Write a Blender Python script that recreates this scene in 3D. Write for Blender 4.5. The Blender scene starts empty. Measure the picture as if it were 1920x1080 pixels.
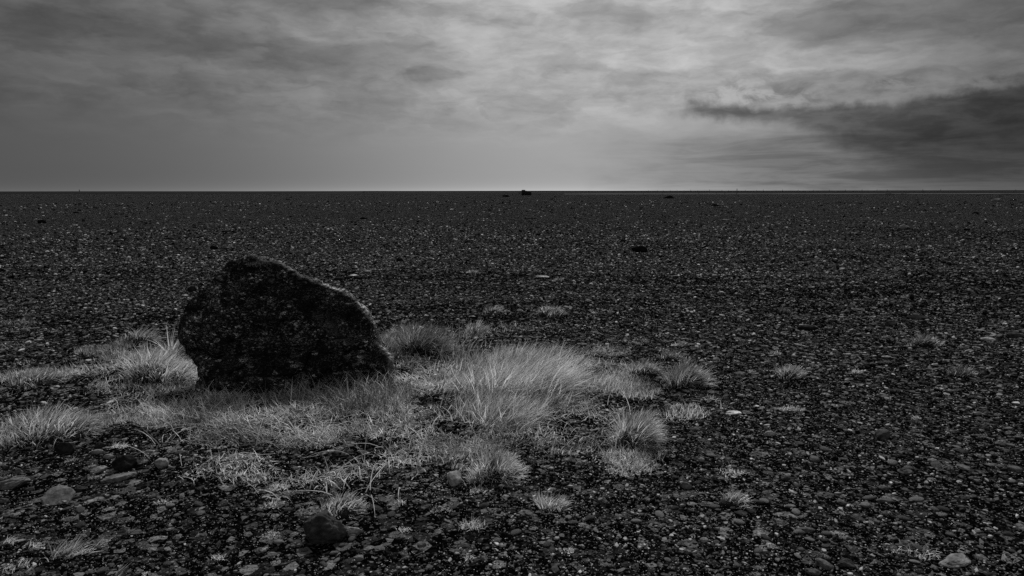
import bpy, math, random
import numpy as np
from mathutils import Vector, Matrix

C = bpy.context.scene.collection
rng = np.random.default_rng(7)
random.seed(7)
R = math.radians

# ------------------------------------------------------------------ camera
CAM_H, F, W, H = 1.5, 1280.0, 1920, 1080
PITCH = 8.05
cam_d = bpy.data.cameras.new('camera')
cam_d.sensor_width = 36.0
cam_d.lens = 24.0
cam_d.clip_start = 0.05
cam_d.clip_end = 30000
cam = bpy.data.objects.new('camera', cam_d)
C.objects.link(cam)
M = Matrix.Rotation(R(90 - PITCH), 4, 'X') @ Matrix.Rotation(R(-0.07), 4, 'Z')
cam.matrix_world = Matrix.Translation((0, 0, CAM_H)) @ M
bpy.context.scene.camera = cam


def ray(px, py):
    v = M.to_3x3() @ Vector(((px - W / 2) / F, (H / 2 - py) / F, -1.0))
    return v


# ------------------------------------------------------------------ numpy noise
def _hash(i, j, k, seed):
    n = (i.astype(np.int64) * 374761393 + j.astype(np.int64) * 668265263 + k.astype(np.int64) * 2147483647 + seed * 974711) & 0xFFFFFFFF
    n = ((n ^ (n >> 13)) * 1274126177) & 0xFFFFFFFF
    n = ((n ^ (n >> 16)) * 2246822519) & 0xFFFFFFFF
    n = n ^ (n >> 15)
    return (n & 0xFFFFFF) / float(0xFFFFFF)


def vn3(x, y, z, seed=0):
    xi, yi, zi = np.floor(x), np.floor(y), np.floor(z)
    fx, fy, fz = x - xi, y - yi, z - zi
    fx = fx * fx * (3 - 2 * fx); fy = fy * fy * (3 - 2 * fy); fz = fz * fz * (3 - 2 * fz)
    o = 0
    for a in (0, 1):
        for b in (0, 1):
            for c in (0, 1):
                w = (fx if a else 1 - fx) * (fy if b else 1 - fy) * (fz if c else 1 - fz)
                o = o + w * _hash(xi + a, yi + b, zi + c, seed)
    return o * 2 - 1


def vn2(x, y, seed=0):
    xi, yi = np.floor(x), np.floor(y)
    fx, fy = x - xi, y - yi
    fx = fx * fx * (3 - 2 * fx); fy = fy * fy * (3 - 2 * fy)
    z = np.zeros_like(xi)
    o = 0
    for a in (0, 1):
        for b in (0, 1):
            o = o + (fx if a else 1 - fx) * (fy if b else 1 - fy) * _hash(xi + a, yi + b, z, seed)
    return o * 2 - 1


def fbm2(x, y, oct=4, seed=0):
    o, a = 0, 1.0
    for k in range(oct):
        o = o + a * vn2(x * 2 ** k + 17.3 * k, y * 2 ** k - 9.1 * k, seed + k)
        a *= 0.5
    return o / 1.8


def fbm3(x, y, z, oct=4, seed=0):
    o, a = 0, 1.0
    for k in range(oct):
        o = o + a * vn3(x * 2 ** k + 17.3 * k, y * 2 ** k - 9.1 * k, z * 2 ** k + 4.7 * k, seed + k)
        a *= 0.5
    return o / 1.8


def sst(x, a, b):
    t = np.clip((x - a) / (b - a), 0, 1)
    return t * t * (3 - 2 * t)


# ------------------------------------------------------------------ terrain height
def flat(px, py):
    v = ray(px, py)
    s = -CAM_H / v.z
    return v.x * s, v.y * s


def px_ellipse(px, py, rx, ry):
    """centre and radii on flat ground of an ellipse seen in the photograph"""
    x, y = flat(px, py)
    wx = rx * math.hypot(x, y) / F
    y0 = flat(px, py - ry)[1]
    y1 = flat(px, py + ry)[1]
    return x, y, wx, max(0.02, (y0 - y1) / 2)


MOUNDS = [px_ellipse(*m[:4]) + (m[4],) for m in [
    (560, 800, 360, 75, 0.05), (960, 745, 190, 60, 0.10), (1010, 700, 90, 30, 0.05), (300, 702, 80, 22, 0.08),
    (90, 812, 120, 18, 0.05), (1190, 835, 75, 22, 0.05), (920, 880, 80, 22, 0.05), (780, 660, 90, 30, 0.05),
    (1285, 712, 65, 14, 0.05), (1205, 700, 45, 12, 0.05), (1195, 865, 80, 14, 0.035), (430, 890, 90, 25, 0.03),
    (640, 950, 55, 14, 0.03), (650, 905, 110, 14, 0.02), (70, 720, 90, 18, 0.04), (250, 690, 150, 40, 0.04),
    (1480, 705, 40, 7, 0.03), (1735, 643, 40, 6, 0.03), (1033, 588, 45, 6, 0.04), (925, 584, 35, 5, 0.03)]]
RUTS = [((1380, 484), (1640, 489), -0.05), ((40, 612), (300, 603), -0.04), ((1240, 578), (1420, 583), -0.03), ((820, 455), (1010, 458), -0.04), ((1690, 522), (1990, 533), -0.07), ((1640, 553), (1990, 563), -0.06), ((1580, 436), (1990, 446), -0.09), ((-60, 508), (160, 512), -0.05)]
RUTS = [(np.array(flat(*a)), np.array(flat(*b)), d) for a, b, d in RUTS]


def height(x, y):
    x = np.asarray(x, float); y = np.asarray(y, float)
    r = np.hypot(x, y)
    far = np.exp(-(r / 130.0) ** 2)
    z = (0.030 * fbm2(x / 1.9, y / 1.9, 3, 3) + 0.010 * fbm2(x / 0.33, y / 0.33, 2, 11)) * np.exp(-(r / 40) ** 2)
    z = z + 0.15 * fbm2(x / 9.0, y / 7.0, 3, 23) * sst(r, 7, 25) * far
    for cx, cy, rx, ry, h in MOUNDS:
        q = ((x - cx) / rx) ** 2 + ((y - cy) / ry) ** 2
        z = z + h * np.exp(-q * 1.2)
    for a, b, d in RUTS:
        ab = b - a
        L = np.hypot(*ab)
        t = ((x - a[0]) * ab[0] + (y - a[1]) * ab[1]) / L ** 2
        dist = np.abs((x - a[0]) * ab[1] - (y - a[1]) * ab[0]) / L
        ww = 0.12 + 0.016 * a[1]
        m = np.exp(-(dist / ww) ** 2) * sst(t, -0.05, 0.12) * (0.75 + 0.35 * fbm2(x / 0.8, y / 0.8, 2, 31))
        z = z + 1.5 * d * m - 1.2 * d * np.exp(-((dist - 2.2 * ww) / ww) ** 2) * sst(t, -0.05, 0.12)
    return z


def G(px, py):
    """point of the ground seen at a pixel of the photograph"""
    v = ray(px, py)
    s = -CAM_H / v.z
    for _ in range(14):
        s2 = (float(height(v.x * s, v.y * s)) - CAM_H) / v.z
        s = 0.5 * s + 0.5 * s2
    x, y = v.x * s, v.y * s
    return Vector((x, y, float(height(x, y))))


# ------------------------------------------------------------------ materials
class NT:
    def __init__(self, tree):
        self.t = tree; self.n = tree.nodes; self.l = tree.links

    def new(self, kind, **kw):
        n = self.n.new(kind)
        for k, v in kw.items():
            setattr(n, k, v)
        return n

    def put(self, sock, v):
        if isinstance(v, X): v = v.s
        if isinstance(v, bpy.types.NodeSocket): self.l.new(v, sock)
        else: sock.default_value = v

    def m(self, op, a, b=None, c=None):
        n = self.new('ShaderNodeMath', operation=op)
        self.put(n.inputs[0], a)
        if b is not None: self.put(n.inputs[1], b)
        if c is not None: self.put(n.inputs[2], c)
        return X(self, n.outputs[0])

    def ss(self, x, a, b):
        n = self.new('ShaderNodeMapRange', interpolation_type='SMOOTHSTEP')
        self.put(n.inputs[0], x)
        self.put(n.inputs[1], a); self.put(n.inputs[2], b)
        n.inputs[3].default_value = 0; n.inputs[4].default_value = 1
        return X(self, n.outputs[0])

    def xyz(self, a, b, c=0.0):
        n = self.new('ShaderNodeCombineXYZ')
        self.put(n.inputs[0], a); self.put(n.inputs[1], b); self.put(n.inputs[2], c)
        return n.outputs[0]

    def noise(self, vec, scale=1.0, detail=4.0, rough=0.5, dist=0.0):
        n = self.new('ShaderNodeTexNoise')
        if vec is not None: self.put(n.inputs['Vector'], vec)
        n.inputs['Scale'].default_value = scale
        n.inputs['Detail'].default_value = detail
        n.inputs['Roughness'].default_value = rough
        n.inputs['Distortion'].default_value = dist
        return X(self, n.outputs['Fac'])

    def voro(self, vec, scale, feature='F1', out='Distance', rnd=1.0):
        n = self.new('ShaderNodeTexVoronoi', feature=feature)
        if vec is not None: self.put(n.inputs['Vector'], vec)
        n.inputs['Scale'].default_value = scale
        n.inputs['Randomness'].default_value = rnd
        return n.outputs[out]

    def sep(self, s, i=0):
        n = self.new('ShaderNodeSeparateColor')
        self.put(n.inputs[0], s)
        return X(self, n.outputs[i])

    def gray(self, v):
        n = self.new('ShaderNodeCombineColor')
        for i in range(3): self.put(n.inputs[i], v)
        return n.outputs[0]

    def bump(self, h, strength=0.5, dist=0.01, normal=None):
        n = self.new('ShaderNodeBump')
        n.inputs['Strength'].default_value = strength
        n.inputs['Distance'].default_value = dist
        self.put(n.inputs['Height'], h)
        if normal is not None: self.put(n.inputs['Normal'], normal)
        return n.outputs[0]


class X:
    """a float socket with arithmetic"""
    def __init__(self, t, s): self.t = t; self.s = s
    def __add__(self, o): return self.t.m('ADD', self, o)
    __radd__ = __add__
    def __sub__(self, o): return self.t.m('SUBTRACT', self, o)
    def __rsub__(self, o): return self.t.m('SUBTRACT', o, self)
    def __mul__(self, o): return self.t.m('MULTIPLY', self, o)
    __rmul__ = __mul__
    def __truediv__(self, o): return self.t.m('DIVIDE', self, o)
    def __neg__(self): return self.t.m('MULTIPLY', self, -1.0)
    def exp(self): return self.t.m('EXPONENT', self)
    def pow(self, p): return self.t.m('POWER', self, p)
    def clamp(self, a=0.0, b=1.0): return self.t.m('MINIMUM', self.t.m('MAXIMUM', self, a), b)


def mat(name):
    m = bpy.data.materials.new(name)
    m.use_nodes = True
    m.node_tree.nodes.clear()
    t = NT(m.node_tree)
    out = t.new('ShaderNodeOutputMaterial')
    return m, t, out


def principled(t, out, col, rough=0.8, normal=None, spec=0.3):
    b = t.new('ShaderNodeBsdfPrincipled')
    t.put(b.inputs['Base Color'], col)
    t.put(b.inputs['Roughness'], rough)
    b.inputs['Specular IOR Level'].default_value = spec
    if normal is not None: t.put(b.inputs['Normal'], normal)
    t.l.new(b.outputs[0], out.inputs[0])
    return b


def pos(t):
    return t.new('ShaderNodeNewGeometry').outputs['Position']


def objco(t):
    return t.new('ShaderNodeTexCoord').outputs['Object']


def attr(t, name):
    n = t.new('ShaderNodeAttribute', attribute_name=name)
    return X(t, n.outputs['Fac'])


def mat_ground():
    m, t, out = mat('black_gravel_ground')
    p = pos(t)
    fine = t.sep(t.voro(p, 85, out='Color'))
    mid = t.sep(t.voro(p, 30, out='Color'))
    big = t.sep(t.voro(p, 18, out='Color'))
    patch = t.noise(p, 0.35, 4, 0.6)
    col = 0.0012 + fine.pow(14.0) * 0.12 + mid.pow(16.0) * 0.15 + big.pow(18.0) * 0.13
    col = col * (0.5 + patch * 0.62)
    d1 = X(t, t.voro(p, 85)); d2 = X(t, t.voro(p, 30)); d3 = X(t, t.voro(p, 18))
    n1 = t.bump(d1 * -1.0, 0.8, 0.008)
    n2 = t.bump(d2 * -1.0, 0.8, 0.02, n1)
    n3 = t.bump(d3 * -1.0 + t.noise(p, 5, 5, 0.6), 0.12, 0.05, n2)
    principled(t, out, t.gray(col), 1.0, n3, 0.0)
    return m


def mat_stone(name, spec=0.35, grain=140, mottle=0.5, bumpd=0.004, shiny=0.45):
    """stone whose grey comes from the mesh's 'tone'"""
    m, t, out = mat(name)
    p = objco(t)
    tone = attr(t, 'tone')
    col = tone * (1.0 - mottle * 0.5 + mottle * t.ss(t.noise(p, grain * 0.25, 6, 0.7), 0.3, 0.7)) * (0.75 + 0.5 * t.noise(p, grain, 3, 0.6))
    n = t.bump(t.noise(p, grain * 0.5, 6, 0.65), 0.6, bumpd)
    b = principled(t, out, t.gray(col), 0.55, n, spec)
    sheen = t.ss(t.m('FRACT', tone * 631.0), 0.52, 0.7)      # some stones are smoother than others
    t.put(b.inputs['Specular IOR Level'], sheen * shiny + spec * 0.4)
    t.put(b.inputs['Roughness'], 0.92 - sheen * (0.9 * shiny))
    return m


def mat_boulder():
    m, t, out = mat('dark_mossy_basalt')
    o = objco(t)
    sq = t.new('ShaderNodeVectorMath', operation='MULTIPLY')
    t.l.new(o, sq.inputs[0]); sq.inputs[1].default_value = (1.0, 1.0, 1.7)
    p = sq.outputs[0]
    base = t.noise(p, 8, 8, 0.72)
    grit = t.noise(p, 75, 6, 0.75)
    where = t.noise(p, 3.2, 4, 0.6)
    v = t.voro(p, 62, out='Color')
    spot = t.ss(t.sep(v, 0), 0.86, 0.97) * t.ss(where, 0.42, 0.62)
    v2 = t.voro(p, 26, out='Color')
    spot2 = t.ss(t.sep(v2, 1), 0.95, 0.99) * t.ss(t.noise(p, 80, 4, 0.7), 0.45, 0.6)
    crust = t.ss(t.noise(p, 12, 8, 0.75), 0.61, 0.70) * t.ss(t.noise(p, 2.4, 3, 0.5), 0.46, 0.60)
    lich_lit = attr(t, 'tone') * t.ss(t.noise(p, 55, 6, 0.75), 0.42, 0.54)  # rim lichen, plus the lit facet edge painted as a paler band
    col = 0.008 + t.ss(grit, 0.46, 0.70) * 0.36 * (0.15 + t.ss(base, 0.42, 0.62)) * (0.4 + 0.8 * t.ss(where, 0.4, 0.62)) + spot * 0.55 * (0.3 + t.ss(base, 0.42, 0.6)) + spot2 * 0.5 + crust * 0.40 + lich_lit * 0.95
    h = grit * 0.7 + base * 1.2 + X(t, t.voro(p, 60)) * 0.5
    n = t.bump(h, 1.0, 0.03)
    principled(t, out, t.gray(col), 0.95, n, 0.05)
    return m


def mat_grass():
    m, t, out = mat('dry_grass')
    tone = attr(t, 'tone')
    d = t.new('ShaderNodeBsdfDiffuse'); tr = t.new('ShaderNodeBsdfTranslucent'); g = t.new('ShaderNodeBsdfGlossy')
    c = t.gray(tone)
    t.put(d.inputs[0], c); t.put(tr.inputs[0], c)
    g.inputs['Roughness'].default_value = 0.45
    t.put(g.inputs[0], t.gray(0.5))
    mx = t.new('ShaderNodeMixShader'); mx.inputs[0].default_value = 0.5
    t.l.new(d.outputs[0], mx.inputs[1]); t.l.new(tr.outputs[0], mx.inputs[2])
    m2 = t.new('ShaderNodeMixShader'); m2.inputs[0].default_value = 0.05
    t.l.new(mx.outputs[0], m2.inputs[1]); t.l.new(g.outputs[0], m2.inputs[2])
    t.l.new(m2.outputs[0], out.inputs[0])
    return m


def mat_plain(name, v, rough=0.8, scale=6.0, spec=0.2):
    m, t, out = mat(name)
    p = objco(t)
    col = v * (0.6 + 0.8 * t.noise(p, scale, 5, 0.6))
    principled(t, out, t.gray(col), rough, t.bump(t.noise(p, scale * 3, 4), 0.4, 0.03), spec)
    return m


MG = mat_ground()
MGRAVEL = mat_stone('loose_gravel', 0.03, 70, 0.15, 0.001, 0.26)
MSTONE = mat_stone('weathered_stone', 0.1, 60, 1.1, 0.010, 0.0)
MBOULDER = mat_boulder()
MGRASS = mat_grass()
MBANK = mat_plain('dark_earth', 0.016, 0.95, 0.6, 0.02)
MPEAT = mat_plain('dark_peat', 0.012, 0.95, 40)
MTRACK = mat_plain('pale_sand', 0.11, 0.9, 0.4)
MHILL = mat_plain('far_land', 0.0025, 0.95, 0.002, 0.0)
MPOST = mat_plain('grey_post', 0.05, 0.8, 3)
MWRECK = mat_plain('rusted_dark_metal', 0.012, 0.7, 2)
MWHEEL = mat_plain('black_rubber', 0.008, 0.8, 4)


# ------------------------------------------------------------------ mesh helpers
def mesh_np(name, verts, loops, sizes, material, tone=None, smooth=False):
    me = bpy.data.meshes.new(name)
    nv = len(verts); nf = len(sizes)
    me.vertices.add(nv)
    me.vertices.foreach_set('co', np.ascontiguousarray(verts, np.float32).ravel())
    me.loops.add(len(loops))
    me.loops.foreach_set('vertex_index', np.ascontiguousarray(loops, np.int32).ravel())
    me.polygons.add(nf)
    st = np.concatenate(([0], np.cumsum(sizes)[:-1])).astype(np.int32)
    me.polygons.foreach_set('loop_start', st)
    if smooth: me.polygons.foreach_set('use_smooth', np.ones(nf, bool))
    else: me.polygons.foreach_set('use_smooth', np.zeros(nf, bool))
    if tone is not None:
        a = me.attributes.new('tone', 'FLOAT', 'POINT')
        a.data.foreach_set('value', np.ascontiguousarray(tone, np.float32))
    me.materials.append(material)
    me.update(calc_edges=True)
    return me


def link(name, me, label=None, cat=None, group=None, kind=None, parent=None, loc=None):
    o = bpy.data.objects.new(name, me)
    C.objects.link(o)
    if loc is not None: o.location = loc
    if label: o['label'] = label
    if cat: o['category'] = cat
    if group: o['group'] = group
    if kind: o['kind'] = kind
    if parent: o.parent = parent
    return o


# ------------------------------------------------------------------ ground sheet
def build_ground():
    rr = np.concatenate(([0.0], np.geomspace(0.4, 1.6, 14, endpoint=False), np.geomspace(1.6, 60, 330, endpoint=False), np.geomspace(60, 14000, 80)))
    front = np.linspace(-R(62), R(62), 560)
    back = np.linspace(R(62), 2 * math.pi - R(62), 60)[1:-1]
    th = np.concatenate((front, back))
    nt, nr = len(th), len(rr)
    x = rr[1:, None] * np.sin(th)[None]; y = rr[1:, None] * np.cos(th)[None]
    z = height(x, y)
    v = np.concatenate(([[0, 0, float(height(0.0, 0.0))]], np.stack((x, y, z), -1).reshape(-1, 3)))
    j = np.arange(nt); jn = (j + 1) % nt
    tri = np.stack((np.zeros(nt, int), 1 + jn, 1 + j), -1)
    i = np.arange(nr - 2)[:, None]
    q = np.stack((1 + i * nt + j, 1 + i * nt + jn, 1 + (i + 1) * nt + jn, 1 + (i + 1) * nt + j), -1).reshape(-1, 4)
    loops = np.concatenate((tri.ravel(), q.ravel()))
    sizes = np.concatenate((np.full(len(tri), 3), np.full(len(q), 4)))
    me = mesh_np('ground', v, loops, sizes, MG, smooth=True)
    o = link('ground', me, 'flat black gravel plain running to the horizon', 'ground', kind='structure')
    return o


build_ground()


# ------------------------------------------------------------------ loose gravel
FINE = [px_ellipse(*a) for a in [(400, 985, 340, 100), (150, 900, 160, 40), (800, 985, 120, 40), (680, 850, 60, 25), (250, 840, 120, 25), (1250, 760, 90, 25), (1270, 735, 80, 20)]]
BARE = None


def proto_stones(n, k, near, seed):
    """n flat pebble shapes of k-sided rings, unit diameter, resting on z=0"""
    g = np.random.default_rng(seed)
    P = []
    a = np.arange(k) * 2 * math.pi / k
    for _ in range(n):
        rad = 0.5 * (1 + 0.22 * g.standard_normal(k)).clip(0.6, 1.4)
        an = a + g.normal(0, 0.18, k)
        base = np.stack((rad * np.cos(an), rad * np.sin(an)), -1)
        rings = []
        if near:
            hs = [(0.78, -0.45), (1.0, 0.0 + 0.1 * g.standard_normal()), (0.72 + 0.12 * g.random(), 0.42)]
        else:
            hs = [(1.0, -0.3), (0.66 + 0.15 * g.random(), 0.42)]
        off = g.normal(0, 0.05, 2)
        for s, z in hs:
            zz = z + g.normal(0, 0.07, k)
            rings.append(np.concatenate((base * s * (1 + 0.05 * g.standard_normal((k, 1))) + off * z, zz[:, None]), 1))
        P.append(np.concatenate(rings))
    nr = 3 if near else 2
    j = np.arange(k); jn = (j + 1) % k
    faces = []; sizes = []
    for i in range(nr - 1):
        faces.append(np.stack((i * k + j, i * k + jn, (i + 1) * k + jn, (i + 1) * k + j), -1).ravel())
        sizes += [4] * k
    faces.append((nr - 1) * k + j); sizes.append(k)
    return np.array(P), np.concatenate(faces), np.array(sizes)


def stone_tone(n, g):
    t = 0.009 + 0.37 * g.random(n) ** 2.6
    b = g.random(n)
    t = np.where(b < 0.38, 0.002 + 0.008 * g.random(n), t)
    t = np.where(b > 0.99, 0.13 + 0.17 * g.random(n), t)
    return t


def scatter_gravel():
    vs, ls, ss, ts = [], [], [], []
    nv = 0
    CS = 0.00128          # smallest stone kept grows with distance: finer grit is in the ground's own texture
    for zi, (r0, r1, ha, k, near) in enumerate([(1.75, 4.2, 60, 7, True), (4.2, 9.0, 50, 6, True), (9.0, 110.0, 45, 5, False)]):
        g = np.random.default_rng(100 + zi)
        al = 2.4
        m2 = np.mean(np.minimum((1 - g.random(60000)) ** (-1 / al), 7) ** 2)
        n = int(2 * R(ha) * 0.60 / (0.55 * m2 * CS ** 2) * math.log(r1 / r0) / 2)
        r = r0 * (r1 / r0) ** g.random(n)
        a = (g.random(n) * 2 - 1) * R(ha)
        x = r * np.sin(a); y = r * np.cos(a)
        s0 = CS * r
        s = np.minimum(s0 * (1 - g.random(n)) ** (-1 / al), np.minimum(6 * s0, 0.030 + 0.0032 * r))
        keepn = fbm2(x / 1.1, y / 1.1, 3, 77) * 0.5 + 0.5
        fine = np.zeros(n)
        for cx, cy, rx, ry in FINE:
            fine = np.maximum(fine, np.exp(-(((x - cx) / rx) ** 2 + ((y - cy) / ry) ** 2)))
        pk = 1 - sst(s / s0, 1.3, 2.2) * sst(fine + 0.55 * (1 - keepn), 0.45, 0.8) * 0.85
        pk *= 1 - 0.6 * sst(keepn, 0.62, 0.2) * (s < 2 * s0)
        pk *= 1 - 0.94 * sst(np.log(r), math.log(13.0), math.log(46.0))
        pk *= 0.78 + 0.6 * fbm2(x / 4.0, y / 3.0, 3, 41)
        for ra, rb, rd_ in RUTS:          # stones thinned along the wheel ruts, bare dark ground stands in for their shade
            ab = rb - ra; Lr = np.hypot(*ab)
            tt = ((x - ra[0]) * ab[0] + (y - ra[1]) * ab[1]) / Lr ** 2
            di = np.abs((x - ra[0]) * ab[1] - (y - ra[1]) * ab[0]) / Lr + 0.10 * fbm2(x / 0.5, y / 0.5, 3, 61)
            pk *= 1 - 0.93 * np.exp(-(di / (0.10 + 0.013 * ra[1])) ** 2) * sst(tt, -0.05, 0.1) * sst(1.05 - tt, -0.05, 0.1)
        kk = g.random(n) < pk
        x, y, s = x[kk], y[kk], s[kk]
        n = len(x)
        P, fc, sz = proto_stones(24, k, near, 500 + zi)
        idx = g.integers(0, 24, n)
        v = P[idx]
        asp = 0.5 + 0.5 * g.random(n)
        hr = 0.22 + 0.38 * g.random(n)
        sc_ = np.stack((s * 1.1, s * asp, s * hr), -1)
        v = v * sc_[:, None, :]
        tx = g.normal(0, 0.22, n)[:, None]; ty = g.normal(0, 0.22, n)[:, None]
        cxx, sxx = np.cos(tx), np.sin(tx)
        Y = v[..., 1] * cxx - v[..., 2] * sxx; Z = v[..., 1] * sxx + v[..., 2] * cxx
        cyy, syy = np.cos(ty), np.sin(ty)
        Xx = v[..., 0] * cyy + Z * syy; Z = -v[..., 0] * syy + Z * cyy
        yaw = (g.random(n) * 2 * math.pi)[:, None]
        Xr = Xx * np.cos(yaw) - Y * np.sin(yaw); Yr = Xx * np.sin(yaw) + Y * np.cos(yaw)
        z0 = height(x, y) + s * hr * (0.18 + 0.30 * g.random(n))
        V = np.stack((Xr + x[:, None], Yr + y[:, None], Z + z0[:, None]), -1)
        nvp = P.shape[1]
        L = (np.arange(n)[:, None] * nvp + fc[None]).ravel() + nv
        t = np.repeat(stone_tone(n, g), nvp)
        vs.append(V.reshape(-1, 3)); ls.append(L); ss.append(np.tile(sz, n)); ts.append(t)
        nv += n * nvp
        print('gravel zone', zi, n)
    me = mesh_np('gravel', np.concatenate(vs), np.concatenate(ls), np.concatenate(ss), MGRAVEL, np.concatenate(ts))
    link('gravel', me, 'dark loose gravel covering the whole plain', 'gravel', kind='stuff')


scatter_gravel()

# ------------------------------------------------------------------ the boulder
OUT = [(375, 704), (376, 684), (367, 674), (350, 664), (345, 654), (336, 641), (337, 616), (339, 599), (348, 585), (359, 567),
       (374, 555), (381, 545), (400, 535), (407, 522), (419, 511), (433, 500), (449, 495), (464, 489), (480, 487), (500, 488),
       (512, 492), (528, 496), (544, 506), (556, 514), (567, 523), (586, 529), (597, 531), (606, 537), (617, 545), (629, 550), (645, 550),
       (661, 563), (675, 574), (691, 588), (698, 602), (705, 615), (711, 631), (718, 647), (729, 660), (738, 674), (743, 690),
       (734, 704), (704, 722), (640, 735), (578, 742), (522, 750), (467, 744), (411, 733), (378, 720)]
YB = 5.14


def plane_pt(px, py, Y):
    v = ray(px, py)
    s = Y / v.y
    return v.x * s, CAM_H + v.z * s


def resample(pts, n):
    p = np.array(pts + [pts[0]], float)
    d = np.concatenate(([0], np.cumsum(np.hypot(*np.diff(p, axis=0).T))))
    t = np.linspace(0, d[-1], n, endpoint=False)
    return np.stack((np.interp(t, d, p[:, 0]), np.interp(t, d, p[:, 1])), -1)


def build_boulder():
    pts = [plane_pt(a, b - 5.0, YB) for a, b in OUT]
    pts = [(x, z - (0.16 if b > 700 else 0)) for (x, z), (a, b) in zip(pts, OUT)]
    N, K = 520, 95
    o = resample(pts, N)
    c = np.array([0.5 * (o[:, 0].min() + o[:, 0].max()) - 0.02, 0.36])
    s = np.sin(np.linspace(0, math.pi / 2, K + 1)[1:])     # denser towards the rim
    rings = c + s[:, None, None] * (o - c)[None]
    x = rings[..., 0]; z = rings[..., 1]
    S = np.broadcast_to(s[:, None], x.shape)
    # front: a broad, slightly tilted face that turns over at the rim; a bevelled shoulder runs along the upper right edge
    fr = (0.12 + 0.34 * np.clip(1 - z / 0.95, 0, 1.2)) * np.sqrt(np.clip(1 - S ** 3.0, 0, 1))
    fr = fr * (1 - 0.22 * (z - 0.3))
    nrm = np.array([0.62, 0.78])
    e = (x - c[0]) * nrm[0] + (z - c[1]) * nrm[1]
    emax = ((o - c) @ nrm).max()
    rd = (1 - S) * np.hypot(o[:, 0] - c[0], o[:, 1] - c[1])[None]      # distance in from the outline
    cut = np.where(e > 0.12, 8.0 * rd, 9.0) + sst(0.30 - e, 0.0, 0.18) * 1.0
    sm = 0.02
    fr = -sm * np.log(np.exp(-np.clip(fr, 0, 2) / sm) + np.exp(-np.clip(cut, 0, 2) / sm))
    # a few large flat breaks, shallow, so the face is not one even bulge
    gf = np.random.default_rng(21)
    zc = z - c[1]; xc = x - c[0]
    for k in range(9):
        x0, z0 = gf.uniform(-0.6, 0.55), gf.uniform(-0.25, 0.42)
        sx_, sz_ = gf.uniform(-0.45, 0.45), gf.uniform(0.1, 0.75)
        y0 = 0.14 + 0.30 * (1 - np.clip((z0 + 0.36) / 0.95, 0, 1)) + gf.uniform(0.0, 0.05)
        pl = y0 - sx_ * (xc - x0) - sz_ * (zc - z0)
        fr = np.minimum(fr, np.maximum(pl, 0.72 * fr))
    fr = np.maximum(fr, 0) * (1 - S ** 40)
    bk = 0.85 * np.clip(1 - S ** 1.25, 0, 1) ** 0.8 * (0.85 - 0.5 * (z - 0.3))
    yf = YB - fr; yb = YB + bk
    n = K * N
    vf = np.stack((x, yf, z), -1).reshape(-1, 3)
    vb = np.stack((x, yb, z), -1)[:-1].reshape(-1, 3)
    cf = np.array([[c[0], YB - 0.17, c[1]]]); cb = np.array([[c[0], YB + 0.7, c[1]]])
    v = np.concatenate((vf, vb, cf, cb))
    j = np.arange(N); jn = (j + 1) % N
    i = np.arange(K - 1)[:, None]
    qf = np.stack((i * N + j, (i + 1) * N + j, (i + 1) * N + jn, i * N + jn), -1).reshape(-1, 4)
    ib = np.arange(K - 2)[:, None]
    b0 = n
    qb = np.stack((b0 + ib * N + j, b0 + ib * N + jn, b0 + (ib + 1) * N + jn, b0 + (ib + 1) * N + j), -1).reshape(-1, 4)
    last = np.stack((b0 + (K - 2) * N + j, b0 + (K - 2) * N + jn, (K - 1) * N + jn, (K - 1) * N + j), -1)
    ic = n + (K - 1) * N
    tf = np.stack((np.full(N, ic), j, jn), -1)
    tb = np.stack((np.full(N, ic + 1), b0 + jn, b0 + j), -1)
    loops = np.concatenate((qf.ravel(), qb.ravel(), last.ravel(), tf.ravel(), tb.ravel()))
    sizes = np.concatenate((np.full(len(qf) + len(qb) + len(last), 4), np.full(2 * N, 3)))
    # rough weathered relief, pushed along the direction out of the rock's middle
    mid = np.array([c[0], YB, c[1]])
    d = (v - mid) / np.array([0.85, 0.45, 0.55])
    d = d / np.linalg.norm(d, axis=1)[:, None]
    X_, Y_, Z_ = v.T
    q = 0.050 * fbm3(X_ * 2.3, Y_ * 2.3, Z_ * 2.3, 2, 5)
    cell = np.abs(fbm3(X_ * 3.1 + 0.8 * Z_, Y_ * 3, Z_ * 4.5 - 1.2 * X_, 2, 33))
    q += 0.055 * np.minimum(cell, 0.35) - 0.03 * (cell < 0.035)
    rid = 1 - np.abs(fbm3(X_ * 5, Y_ * 5, Z_ * 7, 3, 9)) * 2
    q += 0.028 * np.sign(rid) * np.abs(rid) ** 0.7
    q += 0.024 * fbm3(X_ * 13, Y_ * 13, Z_ * 17, 3, 15)
    q += 0.013 * fbm3(X_ * 42, Y_ * 42, Z_ * 50, 2, 19)
    rim = np.concatenate((S.ravel(), S[:-1].ravel(), [0, 0]))
    q = q - 0.012 - 0.02 * 0
    q = np.where(rim > 0.85, q * (1 - 0.6 * (rim - 0.85) / 0.15), q)
    v = v + d * q[:, None]
    base = np.array([c[0], YB, 0.0])
    ev = (v[:, 0] - c[0]) * nrm[0] + (v[:, 2] - c[1]) * nrm[1]
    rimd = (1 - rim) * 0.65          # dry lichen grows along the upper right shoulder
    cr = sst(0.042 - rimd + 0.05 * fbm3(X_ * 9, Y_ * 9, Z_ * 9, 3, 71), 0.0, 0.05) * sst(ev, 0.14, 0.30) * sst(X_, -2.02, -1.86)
    band = np.exp(-((ev - 0.33 - 0.05 * fbm3(X_ * 5, Y_ * 5, Z_ * 5, 3, 73)) / 0.05) ** 2) * sst(X_, -1.55, -1.25)  # light caught by the upper facet, painted in as a paler band
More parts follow.
